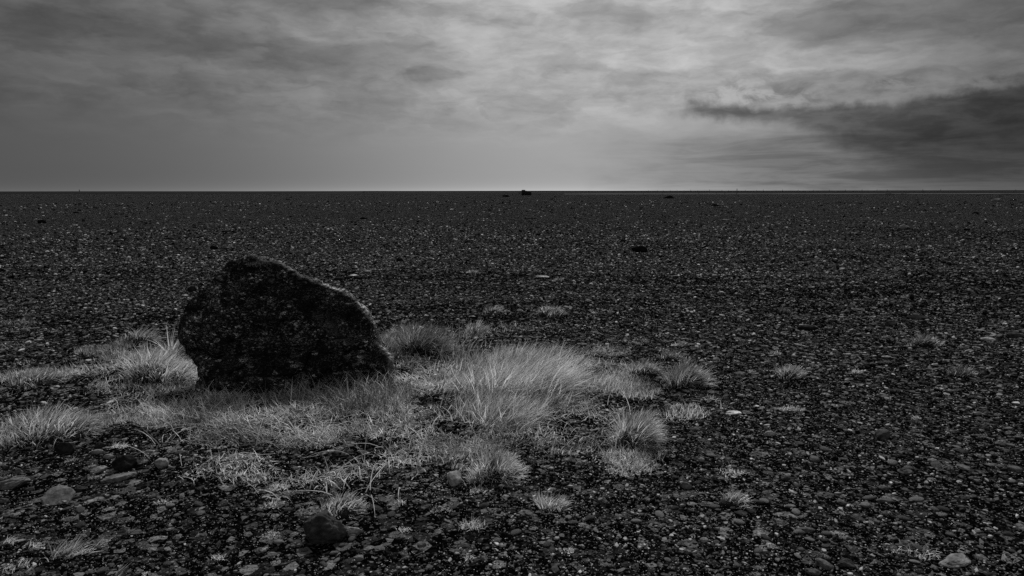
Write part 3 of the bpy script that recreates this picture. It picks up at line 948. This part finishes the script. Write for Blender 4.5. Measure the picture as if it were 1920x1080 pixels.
STONES = [
    # px, py(base), w, h, tone, label, flat, yaw, tilt
    (92, 953, 54, 44, 0.12, 'smooth flat-topped grey slab tilted up in the near corner, largest pale stone there', 0.20, 0.5, (0.55, -0.25)),
    (16, 917, 56, 22, 0.16, 'layered flat grey stone cut by the picture edge', 0.30, 0.3, (0.1, -0.2)),
    (2, 946, 26, 12, 0.07, 'small dark stone at the picture edge below the layered flat one', 0.4, 0, (0, 0)),
    (118, 852, 38, 24, 0.028, 'dark rounded stone below the long grassy bank', 0.6, 0.1, (0, 0)),
    (228, 882, 44, 31, 0.022, 'dark brown-black knobbly stone among the pale pebbles', 0.62, 0.2, (0, 0.1)),
    (181, 888, 29, 14, 0.26, 'pale finger-shaped pebble beside the dark knobbly stone', 0.38, 0.45, (0, -0.1)),
    (213, 904, 58, 18, 0.14, 'long thin flat grey slab lying below the dark knobbly stone', 0.18, 0.4, (0.1, -0.12)),
    (300, 879, 27, 22, 0.26, 'small pale pyramid-shaped stone on black sand', 0.75, 0.2, (0, 0)),
    (338, 851, 18, 8, 0.22, 'small pale pebble at the edge of the matted grass', 0.4, 0.1, (0, 0)),
    (181, 852, 22, 9, 0.22, 'pale paired pebble lying behind the finger-shaped one', 0.4, 0.2, (0, 0)),
    (202, 861, 20, 9, 0.24, 'pale oval pebble touching the dark knobbly stone', 0.45, 0.1, (0, 0)),
    (184, 841, 20, 14, 0.03, 'small dark stone behind the pale paired pebbles', 0.6, 0.5, (0, 0)),
    (33, 888, 13, 9, 0.12, 'small pale wedge pebble above the layered flat stone', 0.7, 0, (0, 0)),
    (54, 921, 16, 8, 0.09, 'small grey pebble between the layered stone and the tilted slab', 0.4, 0, (0, 0)),
    (148, 922, 22, 10, 0.05, 'small dark flake right of the tilted slab', 0.4, 0.3, (0, 0)),
    (250, 700, 36, 24, 0.016, 'black stone sunk in the foot of the rounded bright tussock', 0.6, 0.3, (0, 0)),
    (851, 912, 32, 28, 0.17, 'angular pale stone with a flat sunlit face at the edge of the grass', 0.5, 0.4, (0.7, 0.2)),
    (606, 1020, 84, 62, 0.05, 'small dark near rock with a pale crest, biggest stone of the near gravel', 0.72, 0.1, (0.15, 0.15)),
    (658, 1006, 34, 18, 0.2, 'pale blocky stone pressed against the small dark near rock', 0.5, 0.1, (0, 0)),
    (667, 988, 11, 7, 0.11, 'tiny pale pebble behind the blocky stone', 0.5, 0, (0, 0)),
    (520, 1020, 21, 9, 0.12, 'small pale flat pebble on gravel near the dark near rock', 0.3, 0.1, (0, 0)),
    (790, 1026, 18, 11, 0.09, 'grey flat pebble beneath the small bright sprig', 0.4, 0, (0, 0)),
    (1377, 778, 30, 10, 0.42, 'white flat oval stone, brightest on the open gravel', 0.18, 0.05, (0, 0)),
    (1444, 819, 21, 11, 0.26, 'pale round stone on gravel nearer than the white oval stone', 0.5, 0, (0, 0)),
    (1659, 824, 30, 18, 0.05, 'dark tilted wedge stone on the open gravel', 0.5, 0.4, (0, -0.3)),
    (1800, 1064, 60, 19, 0.13, 'broad slab with a pale ribbed top and dark broken front edge', 0.13, 0.30, (0.05, -0.06)),
    (1549, 1068, 32, 17, 0.10, 'pale wedge pebble at the bottom edge', 0.45, -0.5, (0, 0.2)),
    (1592, 1066, 30, 16, 0.05, 'dark oval pebble beside the pale wedge at the bottom edge', 0.45, -0.4, (0, 0.2)),
    (1527, 1080, 26, 14, 0.07, 'grey pebble cut by the bottom edge', 0.4, -0.4, (0, 0)),
    (1322, 1018, 17, 11, 0.17, 'small pale round pebble alone amid dark ones', 0.5, 0, (0, 0)),
    (1287, 917, 22, 13, 0.11, 'curved grey pebble standing on edge', 0.6, -0.4, (0, 0.3)),
    (1393, 970, 24, 14, 0.032, 'dark flat pebble below the thin spreading tuft', 0.3, 0, (0, 0)),
    (1316, 866, 12, 9, 0.16, 'small pale oval pebble near the low bright cushion', 0.6, 0, (0, 0)),
    (1333, 853, 16, 9, 0.08, 'thin grey flake beside the small pale oval pebble', 0.35, -0.5, (0, 0.2)),
    (1753, 871, 16, 11, 0.17, 'pale roundish pebble out on the side gravel', 0.55, 0, (0, 0)),
    (1702, 890, 24, 12, 0.07, 'mid grey flat pebble nearer than the pale roundish one', 0.35, 0, (0, 0)),
    (1812, 882, 21, 10, 0.10, 'pale leaf-shaped flake farther to the side', 0.25, -0.4, (0, 0.15)),
    (1661, 943, 30, 8, 0.07, 'long thin flake lying on the side gravel', 0.18, 0, (0, 0)),
    (1484, 953, 20, 8, 0.11, 'pale flat flake with a dark notch on the near gravel', 0.25, 0.1, (0, 0)),
    (1513, 999, 32, 8, 0.07, 'long grey lens-shaped pebble on the near gravel', 0.25, -0.05, (0, 0)),
    (1276, 831, 14, 9, 0.13, 'grey knuckle of stone beyond the low bright cushion', 0.6, 0.2, (0, 0)),
    (1200, 473, 30, 13, 0.014, 'black domed rock in the middle distance, largest on the open plain', 0.42, 0.1, (0, 0)),
    (995, 411, 22, 4, 0.014, 'long low black rock far out below the lone wreck', 0.25, 0, (0, 0)),
    (1255, 372, 19, 7, 0.014, 'black mound of rock close to the horizon by the posts', 0.4, 0, (0, 0)),
    (1341, 386, 14, 5, 0.016, 'low black rock near the horizon below the tallest post', 0.4, 0, (0, 0)),
    (948, 369, 12, 5, 0.014, 'black lump of rock just beside the lone wreck', 0.45, 0, (0, 0)),
    (77, 419, 13, 8, 0.014, 'black peaked rock far out with a hooked tip', 0.6, 0, (0, 0)),
    (210, 441, 15, 5, 0.015, 'low black rock far beyond the grassy bank', 0.35, 0, (0, 0)),
    (424, 436, 18, 5, 0.015, 'wide low black rock far behind the boulder', 0.3, 0, (0, 0)),
    (400, 467, 13, 6, 0.015, 'black rock on the plain just above the boulder', 0.5, 0, (0, 0)),
    (681, 411, 13, 5, 0.015, 'small black rock far out above the slope of the boulder', 0.5, 0, (0, 0)),
    (358, 547, 14, 11, 0.018, 'small dark triangular stone beside the shoulder of the boulder', 0.75, 0.2, (0, 0)),
    (634, 526, 18, 6, 0.018, 'dark lens-shaped stone just beyond the boulder', 0.35, 0, (0, 0)),
    (671, 526, 16, 9, 0.018, 'dark stone beneath a white flake just beyond the boulder', 0.5, 0, (0, 0)),
    (662, 520, 16, 5, 0.30, 'white flake lying just beyond the boulder', 0.22, 0, (0, 0)),
    (688, 511, 18, 4, 0.22, 'bent pale flake farther beyond the boulder', 0.22, -0.2, (0, 0)),
    (749, 490, 12, 6, 0.015, 'small dark peaked stone on the plain beyond the boulder', 0.55, 0, (0, 0)),
    (1009, 442, 9, 5, 0.015, 'small black blocky stone below the long low black rock', 0.6, 0, (0, 0)),
    (1168, 454, 12, 5, 0.015, 'dark stone close behind the black domed rock', 0.4, 0, (0, 0)),
    (1697, 437, 17, 8, 0.20, 'pale rounded boulder alone far out on the plain', 0.5, 0, (0, 0)),
    (1501, 467, 10, 5, 0.24, 'small white stone in the middle distance', 0.5, 0, (0, 0)),
    (1874, 378, 20, 6, 0.10, 'pale angular rock near the horizon at the side', 0.35, 0, (0, 0)),
    (148, 376, 9, 4, 0.10, 'pale-topped rock near the horizon by the distant mast', 0.45, 0, (0, 0)),
    (1018, 522, 25, 4, 0.34, 'long thin white stone on the plain', 0.14, 0, (0, 0)),
    (1856, 640, 20, 7, 0.30, 'pale bone-shaped stone far to the side', 0.3, -0.3, (0, 0)),
    (1840, 622, 16, 4, 0.2, 'thin pale flake behind the bone-shaped stone', 0.2, -0.2, (0, 0)),
    (1579, 505, 13, 3, 0.3, 'thin white sliver in the middle distance', 0.2, 0, (0, 0)),
    (1517, 619, 36, 8, 0.018, 'low black sunken rock on the open plain', 0.22, 0, (0, 0)),
    (1725, 600, 38, 8, 0.018, 'long dark ridge of stone beyond the dense little tussock', 0.2, 0, (0, 0)),
    (1716, 553, 28, 6, 0.016, 'black low rock by the shallow ruts', 0.2, 0, (0, 0)),
    (1672, 610, 18, 8, 0.07, 'grey weathered stone next to the long dark ridge', 0.45, 0, (0, 0)),
    (1908, 634, 26, 9, 0.04, 'dark stone at the picture edge on the far side gravel', 0.35, 0, (0, 0)),
    (1900, 376, 10, 3, 0.02, 'dark low rock near the horizon beside the pale angular rock', 0.35, 0, (0, 0)),
    (885, 595, 13, 3, 0.24, 'thin pale flake beyond the low dark tuft', 0.2, 0, (0, 0)),
    (1360, 414, 16, 4, 0.12, 'pale curved stone in the distance', 0.3, 0, (0, 0)),
    (1138, 377, 6, 3, 0.014, 'small black rock near the horizon past the wreck', 0.5, 0, (0, 0)),
    (1035, 374, 7, 3, 0.014, 'small black rock on the plain just past the wreck', 0.5, 0, (0, 0)),
    (1590, 666, 15, 4, 0.25, 'pale sliver on the open plain behind the tiny tuft', 0.2, 0, (0, 0)),
    (1664, 671, 16, 4, 0.25, 'larger pale sliver on the open plain', 0.2, 0, (0, 0)),
    (1820, 660, 12, 4, 0.28, 'small white sliver nearer than the bone-shaped stone', 0.3, 0, (0, 0)),
]
for i, sd in enumerate(STONES):
    px, py, w_, h_, tn_, lab, fl, yw, ti = sd
    place_stone(px, py, w_, h_, tn_, lab, fl, yw, ti, seed=i, sub=5 if w_ > 50 else (4 if w_ > 14 else 3),
                name='rock' if tn_ < 0.03 and w_ > 10 else 'stone', cat='rock' if tn_ < 0.03 and w_ > 10 else 'stone', round_=(9 < w_ < 23 and tn_ > 0.1 and py > 600))

# repeats: small dark stones over the far plain, and loose pebbles in the near gravel
g = np.random.default_rng(12)
protos = [rock_mesh('far_rock', 1, 0.8, 0.42, 0.007, 60 + k, 2) for k in range(5)]
n = 0
while n < 130:
    px = g.uniform(-20, 1940); py = 363 + 130 * g.random() ** 1.7
    if 330 < px < 720 and py > 480: continue
    p = G(px, py)
    d = math.hypot(p.x, p.y)
    wm = min(0.9, g.uniform(4, 11) * (0.7 + 0.3 * min(1, (py - 360) / 60)) * d / F)
    o = link('far_stone', protos[n % 5], 'small dark stone on the far gravel plain', 'stone', 'dark stones scattered over the far plain', loc=(p.x, p.y, p.z + 0.08 * wm))
    o.scale = (wm, wm, wm * g.uniform(0.5, 1.2)); o.rotation_euler = (0, 0, g.uniform(0, 6.28))
    n += 1
protos = [rock_mesh('pebble', 1, 0.7, 0.32, t_, 160 + k, 3, round_=(k % 2 == 0)) for k, t_ in enumerate((0.04, 0.05, 0.065, 0.08, 0.10, 0.03, 0.12, 0.055))]
n = 0
while n < 110:
    px = g.uniform(-10, 1930); py = g.uniform(800, 1075)
    if 260 < px < 1000 and py < 930: continue
    if 1000 < px < 1260 and py < 885: continue
    if px < 500 and g.random() < 0.6: continue
    p = G(px, py)
    wm = g.uniform(13, 24) * math.hypot(p.x, p.y) / F
    o = link('pebble', protos[n % 8], 'loose flat pebble lying on the near gravel', 'pebble', 'loose pebbles on the near gravel', loc=(p.x, p.y, p.z + 0.10 * wm))
    o.scale = (wm, wm, wm * g.uniform(0.8, 1.3)); o.rotation_euler = (g.normal(0, 0.12), g.normal(0, 0.12), g.uniform(0, 6.28))
    n += 1


# ------------------------------------------------------------------ far land
def ridge(name, x0, x1, yd, half, hfun, material, label, cat, n=400, zb=-0.3, kind='structure'):
    """a low ridge with a rounded cross section, running across the view at distance yd"""
    xs = np.linspace(x0, x1, n)
    prof = np.array([(-1, 0), (-0.75, 0.4), (-0.4, 0.85), (0, 1.0), (0.4, 0.85), (0.75, 0.4), (1, 0)])
    h = hfun(xs)
    yy = yd(xs) if callable(yd) else np.full(n, yd)
    v = np.stack((np.broadcast_to(xs[:, None], (n, 7)), yy[:, None] + prof[None, :, 0] * half, zb + (h[:, None] - zb) * prof[None, :, 1]), -1).reshape(-1, 3)
    i = np.arange(n - 1)[:, None]; j = np.arange(6)[None]
    q = np.stack((i * 7 + j, (i + 1) * 7 + j, (i + 1) * 7 + j + 1, i * 7 + j + 1), -1).reshape(-1, 4)
    e = np.concatenate((np.arange(7), (n - 1) * 7 + np.arange(6, -1, -1)))
    o = np.array([0, yy[n // 2], 0])
    if material is MTRACK: o = o * 0
    me = mesh_np(name, v, np.concatenate((q.ravel(), e)), np.concatenate((np.full(len(q), 4), [7, 7])), material, smooth=False)
    return link(name, me, label, cat, kind=kind)


def xat(px, d): return (px - 960) / F * d * 1.0


# dark far shore on the horizon
ridge('hills', -6500, 6500, 5200.0, 300, lambda x: 5.6 + 1.2 * fbm2(x / 900.0, x * 0, 4, 3), MHILL, 'thin black line of far land on the horizon', 'hills', 700)
# raised road bank that carries the marker posts
BANK_Y = 420.0
hb = lambda x: np.where(x > 20, 0.95 + 0.25 * sst(x, 20, 260), 0.95) * sst(x, -150, -95) + 0.08 * fbm2(x / 12.0, x * 0, 3, 8) - 0.2 * (1 - sst(x, -150, -95))
ridge('road_embankment', -150, 520, BANK_Y, 4.5, hb, MBANK, 'low dark road embankment far across the plain', 'embankment', 600)
ridge('far_embankment', -420, -112, 520.0, 6, lambda x: 1.55 + 0.12 * fbm2(x / 15.0, x * 0, 3, 18), MBANK, 'low dark bank on the far horizon', 'embankment', 300)
# pale sandy strip at its foot, dark peat edge in front of that
ridge('sand_strip', 30, 480, 395.0, 9, lambda x: 0.10 + 0.05 * fbm2(x / 18.0, x * 0, 3, 28), MTRACK, 'pale strip of sand below the embankment', 'track', 300)
ridge('earth_bank', 118, 330, 268.0, 1.6, lambda x: -0.1 + 0.62 * np.clip(0.35 + fbm2(x / 6.0, x * 0, 4, 38), 0, 1.0), MBANK, 'ragged dark peat edge on the plain near the horizon', 'bank', 500)
ridge('earth_bank', -40, -2, 275.0, 1.6, lambda x: -0.1 + 0.5 * np.clip(0.3 + fbm2(x / 5.0, x * 0, 4, 48), 0, 1.0), MBANK, 'short dark peat edge on the plain beside the wreck', 'bank', 200)


def post_mesh(h, w):
    """square tapered marker post with a chamfered top"""
    v = []
    for z, s in ((-0.3, 1.0), (h - 0.12, 0.85), (h, 0.55)):
        for a, b in ((-1, -1), (1, -1), (1, 1), (-1, 1)):
            v.append((a * w * s / 2, b * w * s / 2, z))
    f = []
    for k in (0, 4):
        for j in range(4): f += [k + j, k + (j + 1) % 4, k + 4 + (j + 1) % 4, k + 4 + j]
    f += [8, 9, 10, 11]
    return mesh_np('marker_post', np.array(v), np.array(f), np.array([4] * 9), MPOST)


pm = post_mesh(1.35, 0.17)
POSTS = [1216, 1232.7, 1243.7, 1256.6, 1269.6, 1282.5, 1295, 1308.5, 1330.4, 1353.5, 1365.6, 1397, 1418.5, 1431, 1467, 1496, 1525, 1555, 1584.6, 1616, 1644, 1663, 1730, 1763.5, 1904]
for i, px in enumerate(POSTS):
    v = ray(px, 360); s = BANK_Y / v.y
    x = v.x * s
    o = link('marker_post', pm, 'thin roadside marker post standing on the distant embankment', 'post', 'marker posts along the far embankment', loc=(x, BANK_Y, float(hb(np.array([x]))[0])))
    o.rotation_euler = (0, R(random.uniform(-2, 6)) if px > 1440 else R(random.uniform(-2, 2)), 0)
    o.scale = (1, 1, random.uniform(0.8, 1.15))
pm2 = post_mesh(1.5, 0.14)
for px in (1207, 1242, 1310, 1343.5, 1359, 1698.5, 1732):
    v = ray(px, 363.6); s = 330.0 / v.y; x = v.x * s
    o = link('fence_post', pm2, 'short dark post on the plain in front of the embankment', 'post', 'short posts on the plain', loc=(x, 330.0, float(height(x, 330.0))))
    o.scale = (1, 1, 0.8)
pm3 = post_mesh(2.6, 0.24)
v = ray(1381.5, 364); s = 300.0 / v.y
link('tall_post', pm3, 'tallest dark post rising above the horizon among the marker posts', 'post', loc=(v.x * s, 300.0, 0))


def mast():
    d = 900.0
    v = ray(149, 360); s = d / v.y
    x = v.x * s
    root = bpy.data.objects.new('mast', None); C.objects.link(root)
    root.location = (x, d, 0); root['label'] = 'lone dark mast breaking the horizon'; root['category'] = 'mast'
    m_ = post_mesh(4.6, 0.75); m_.name = 'pole'
    link('pole', m_, parent=root)
    v_, f_ = ico(1)
    link('pole_base', mesh_np('pole_base', v_ * np.array([0.9, 0.9, 0.9]) + np.array([0, 0, 0.4]), f_.ravel(), np.full(len(f_), 3), MPOST), parent=root)


mast()


# ------------------------------------------------------------------ abandoned machine on the horizon
def box(v0, v1, taper=(1, 1), sh=0.0):
    """box from corner to corner, top scaled by taper and slid by sh along x"""
    (x0, y0, z0), (x1, y1, z1) = v0, v1
    cx, cy = (x0 + x1) / 2, (y0 + y1) / 2
    v = [(x0, y0, z0), (x1, y0, z0), (x1, y1, z0), (x0, y1, z0)]
    for a, b in ((x0, y0), (x1, y0), (x1, y1), (x0, y1)):
        v.append((cx + (a - cx) * taper[0] + sh, cy + (b - cy) * taper[1], z1))
    f = [(3, 2, 1, 0), (4, 5, 6, 7), (0, 1, 5, 4), (1, 2, 6, 5), (2, 3, 7, 6), (3, 0, 4, 7)]
    return v, f


def boxes(name, bl, material, parent, label=None):
    V, L = [], []
    for v, f in bl:
        k = len(V); V += v; L += [[i + k for i in q] for q in f]
    me = mesh_np(name, np.array(V), np.array(L).ravel(), np.full(len(L), 4), material)
    o = link(name, me, label, parent=parent)
    bv = o.modifiers.new('bevel', 'BEVEL'); bv.width = 0.04; bv.segments = 2
    return o


def wreck():
    p = G(988, 366.2)
    d = math.hypot(p.x, p.y)
    k = d / F                      # metres per photo pixel
    root = bpy.data.objects.new('vehicle_wreck', None); C.objects.link(root)
    root.location = p
    root['label'] = 'dark bulky vehicle wreck standing alone far out on the plain'; root['category'] = 'wreck'
    u = lambda a: a * k
    # tall tilted hull dropping towards the tail
    v, f = box((u(-9.5), -1.1, u(1.2)), (u(8.2), 1.1, u(7.0)), (1.0, 0.85))
    v[4] = (u(-9.8), -0.9, u(9.6)); v[7] = (u(-9.8), 0.9, u(9.6)); v[5] = (u(7.4), -0.9, u(6.5)); v[6] = (u(7.4), 0.9, u(6.5))
    boxes('hull', [(v, f)], MWRECK, root)
    boxes('cab', [box((u(-9.0), -0.95, u(8.0)), (u(-4.0), 0.95, u(9.9)), (0.9, 0.9), 0.05)], MWRECK, root)
    boxes('hatch', [box((u(-1.6), -0.4, u(7.0)), (u(0.2), 0.4, u(8.5)), (0.7, 0.8))], MWRECK, root)
    boxes('drawbar', [box((u(-17), -0.12, u(4.2)), (u(-9), 0.12, u(5.0))), box((u(-14.6), -0.1, u(1.0)), (u(-13.8), 0.1, u(7.6)))], MWRECK, root)
    for sx in (-7.0, -1.0, 5.0):
        for sy in (-1.05, 1.05):
            a = np.linspace(0, 2 * math.pi, 20, endpoint=False)
            r = u(2.2)
            ring = np.stack((r * np.cos(a), np.zeros(20), r * np.sin(a)), -1)
            V = np.concatenate((ring + [0, -0.2, 0], ring * [1.0, 1, 1.0] + [0, 0.2, 0])) + np.array([u(sx), sy, r * 0.85])
            j = np.arange(20); jn = (j + 1) % 20
            q = np.stack((j, jn, 20 + jn, 20 + j), -1)
            L = np.concatenate((q.ravel(), j[::-1], 20 + j)); S_ = np.concatenate((np.full(20, 4), [20, 20]))
            link('wheel', mesh_np('wheel', V, L, S_, MWHEEL), parent=root)
    root.rotation_euler = (0, R(1.5), R(8))


wreck()

# ------------------------------------------------------------------ light: one soft sun behind thin cloud, cloudy sky
SUN_AZ, SUN_EL = 4.0, 49.0          # compass from the view axis (+Y) towards +X
S = Vector((math.sin(R(SUN_AZ)) * math.cos(R(SUN_EL)), math.cos(R(SUN_AZ)) * math.cos(R(SUN_EL)), math.sin(R(SUN_EL))))
ld = bpy.data.lights.new('sun', 'SUN')
ld.energy = 3.8; ld.angle = R(6); ld.color = (1, 1, 1)
lo = bpy.data.objects.new('sun', ld); C.objects.link(lo)
lo.rotation_euler = S.to_track_quat('Z', 'Y').to_euler()

w = bpy.data.worlds.new('World'); bpy.context.scene.world = w
w.use_nodes = True
w.node_tree.nodes.clear()
t = NT(w.node_tree)
wo = t.new('ShaderNodeOutputWorld'); bg = t.new('ShaderNodeBackground')
t.l.new(bg.outputs[0], wo.inputs[0])
sky = t.new('ShaderNodeTexSky', sky_type='NISHITA', sun_disc=False, sun_elevation=R(SUN_EL), sun_rotation=R(SUN_AZ))
bw = t.new('ShaderNodeRGBToBW'); t.l.new(sky.outputs[0], bw.inputs[0])
clear = X(t, bw.outputs[0])
dirv = t.new('ShaderNodeTexCoord').outputs['Generated']
sx = t.new('ShaderNodeSeparateXYZ'); t.l.new(dirv, sx.inputs[0])
dx, dy, dz = (X(t, sx.outputs[i]) for i in range(3))
az = t.m('ARCTAN2', dx, dy) * (180 / math.pi)
el = t.m('ARCSINE', dz) * (180 / math.pi)
elp = t.m('MAXIMUM', el, 0.0)


def azel(px, py):
    v = ray(px, py).normalized()
    return math.degrees(math.atan2(v.x, v.y)), math.degrees(math.asin(v.z))


# cloud texture in compass/height, stretched sideways like a distant layer
def band(sa, se, seed, detail=6, rough=0.55, dist=0.3, shear=0.0):
    return t.noise(t.xyz(az * sa + el * shear, el * se, seed), 1.0, detail, rough, dist)


wx = (band(0.25, 0.6, 1.0) - 0.5) * 6.0
wy = (band(0.22, 0.7, 5.0) - 0.5) * 2.4
azw = az + wx; elw = el + wy
n_lump = t.noise(t.xyz(azw * 0.11, elw * 0.42, 3.1), 1.0, 5, 0.5, 0.2)
n_streak = band(0.10, 1.05, 21.0, 6, 0.58)
n_fine = band(0.34, 0.95, 8.0, 6, 0.62)


def gauss(px, py, rx, ry):
    a, e = azel(px, py)
    ra = rx / F * 57.3; re = ry / F * 57.3
    u = (azw - a) * (1 / ra); v = (elw - e) * (1 / re)
    return (-(u * u + v * v)).exp()


u = (az - 8.0) * (1 / 25.5)
A = 0.080 + 0.310 * (-(u * u)).exp()
L = A * (0.86 + 0.022 * t.m('MINIMUM', elp, 16.0))
high = t.ss(elp, 2.5, 8.0)
tex = 1.0 + high * ((t.ss(n_lump, 0.38, 0.64) - 0.5) * 0.20 + (n_fine - 0.5) * 0.62) + (0.2 + 0.8 * high) * (n_streak - 0.5) * 0.22
n_puff = t.noise(t.xyz(azw * 0.20, elw * 0.62, 31.0), 1.0, 6, 0.6, 0.2)
L = L * (tex + high * (t.ss(n_puff, 0.36, 0.66) - 0.5) * 0.26)
for px, py, rx, ry, k in [(600, 108, 110, 22, 0.32), (710, 92, 90, 12, 0.16), (810, 140, 60, 18, 0.26), (620, 6, 150, 24, 0.38), (420, 75, 110, 30, 0.18), (330, 60, 60, 20, 0.12), (150, 45, 120, 20, 0.22),
                          (1190, 45, 110, 26, 0.22), (1080, 80, 90, 14, 0.10), (1700, 18, 260, 34, 0.40), (1560, 60, 160, 20, 0.22), (1800, 62, 120, 22, 0.18), (1900, 60, 120, 60, 0.22),
                          (1370, 80, 110, 60, -0.16), (1480, 130, 160, 16, -0.10), (1280, 70, 40, 30, -0.08), (1640, 100, 160, 16, -0.18), (560, 70, 80, 10, -0.14), (460, 12, 60, 12, -0.12)]:
    L = L * (1.0 - k * gauss(px, py, rx, ry))
# the dark bank of cloud low on one side: a ragged head, then a long thickening body
uu = (az - 25.5) * (1 / 11.0)
et = 6.30 + uu * uu * 0.62 + (band(0.20, 0.2, 2.0, 7, 0.62) - 0.5) * 1.9 + (band(0.9, 0.9, 6.0, 5, 0.6) - 0.5) * 0.7
head = t.ss(az + wx * 0.5 + (band(0.8, 1.0, 9.0) - 0.5) * 3.0, 12.0, 15.5)
thick = 1.15 + 3.4 * t.ss(az, 19.0, 31.0)
top = 1.0 - t.ss(el - et, -0.45, 0.35)
low = t.ss((el - et) / thick, -1.45, -0.45)
L = L * (1.0 - (0.64 + 0.08 * t.ss(az, 20.0, 36.0)) * head * top * low * (0.86 + 0.28 * t.ss(band(0.28, 0.9, 44.0, 6, 0.62), 0.34, 0.66)))
# dull rain-grey air beneath it, in soft streaks
side = t.ss(az + wx * 1.3, 2.0, 22.0) * (1.0 - t.ss(el + wy * 0.8, 3.4, 5.4))
streak = 0.66 + 0.68 * t.ss(band(0.11, 1.0, 4.0, 7, 0.64, 0.5), 0.34, 0.66)
L = L * (1.0 - 0.46 * side * streak)
L = L * (1.0 - 0.30 * t.ss(az, 25.0, 40.0) * (1.0 - t.ss(el, 5.5, 8.5)))
# torn shreds above it
shred = t.ss(t.noise(t.xyz(az * 0.42, el * 0.8 + az * 0.1, 12.0), 1.0, 7, 0.64, 0.6), 0.42, 0.66)
for px, py, rx, ry, k in [(1395, 162, 50, 22, 0.40), (1380, 182, 110, 12, 0.35), (1500, 180, 70, 14, 0.30), (1680, 162, 50, 12, 0.40), (1880, 150, 80, 12, 0.45)]:
    L = L * (1.0 - k * gauss(px, py, rx, ry) * shred)
L = L * (1.0 + 0.62 * (-(elp * 2.4)).exp())
L = L + 0.09 * t.ss(-dy, -0.1, 0.6)  # lift added to the unseen sky behind the camera, brightens the boulder's front
# overhead and behind the camera: even bright overcast above, dimmer low down
over = t.ss(el, 16.0, 50.0)
L = L * (1.0 - over) + over * 0.32
L = L * (0.985) + clear * 0.0015
bg.inputs['Strength'].default_value = 0.1
t.put(bg.inputs['Color'], t.gray(L * 10.0))

# ------------------------------------------------------------------ view
sc = bpy.context.scene
sc.view_settings.view_transform = 'Standard'
sc.view_settings.look = 'None'
sc.view_settings.exposure = 0.0
sc.view_settings.gamma = 1.0
sc.view_settings.use_curve_mapping = False
sc.render.engine = 'CYCLES'
sc.cycles.max_bounces = 6
sc.cycles.diffuse_bounces = 4
sc.cycles.glossy_bounces = 2
sc.cycles.transmission_bounces = 4
sc.cycles.use_denoising = False
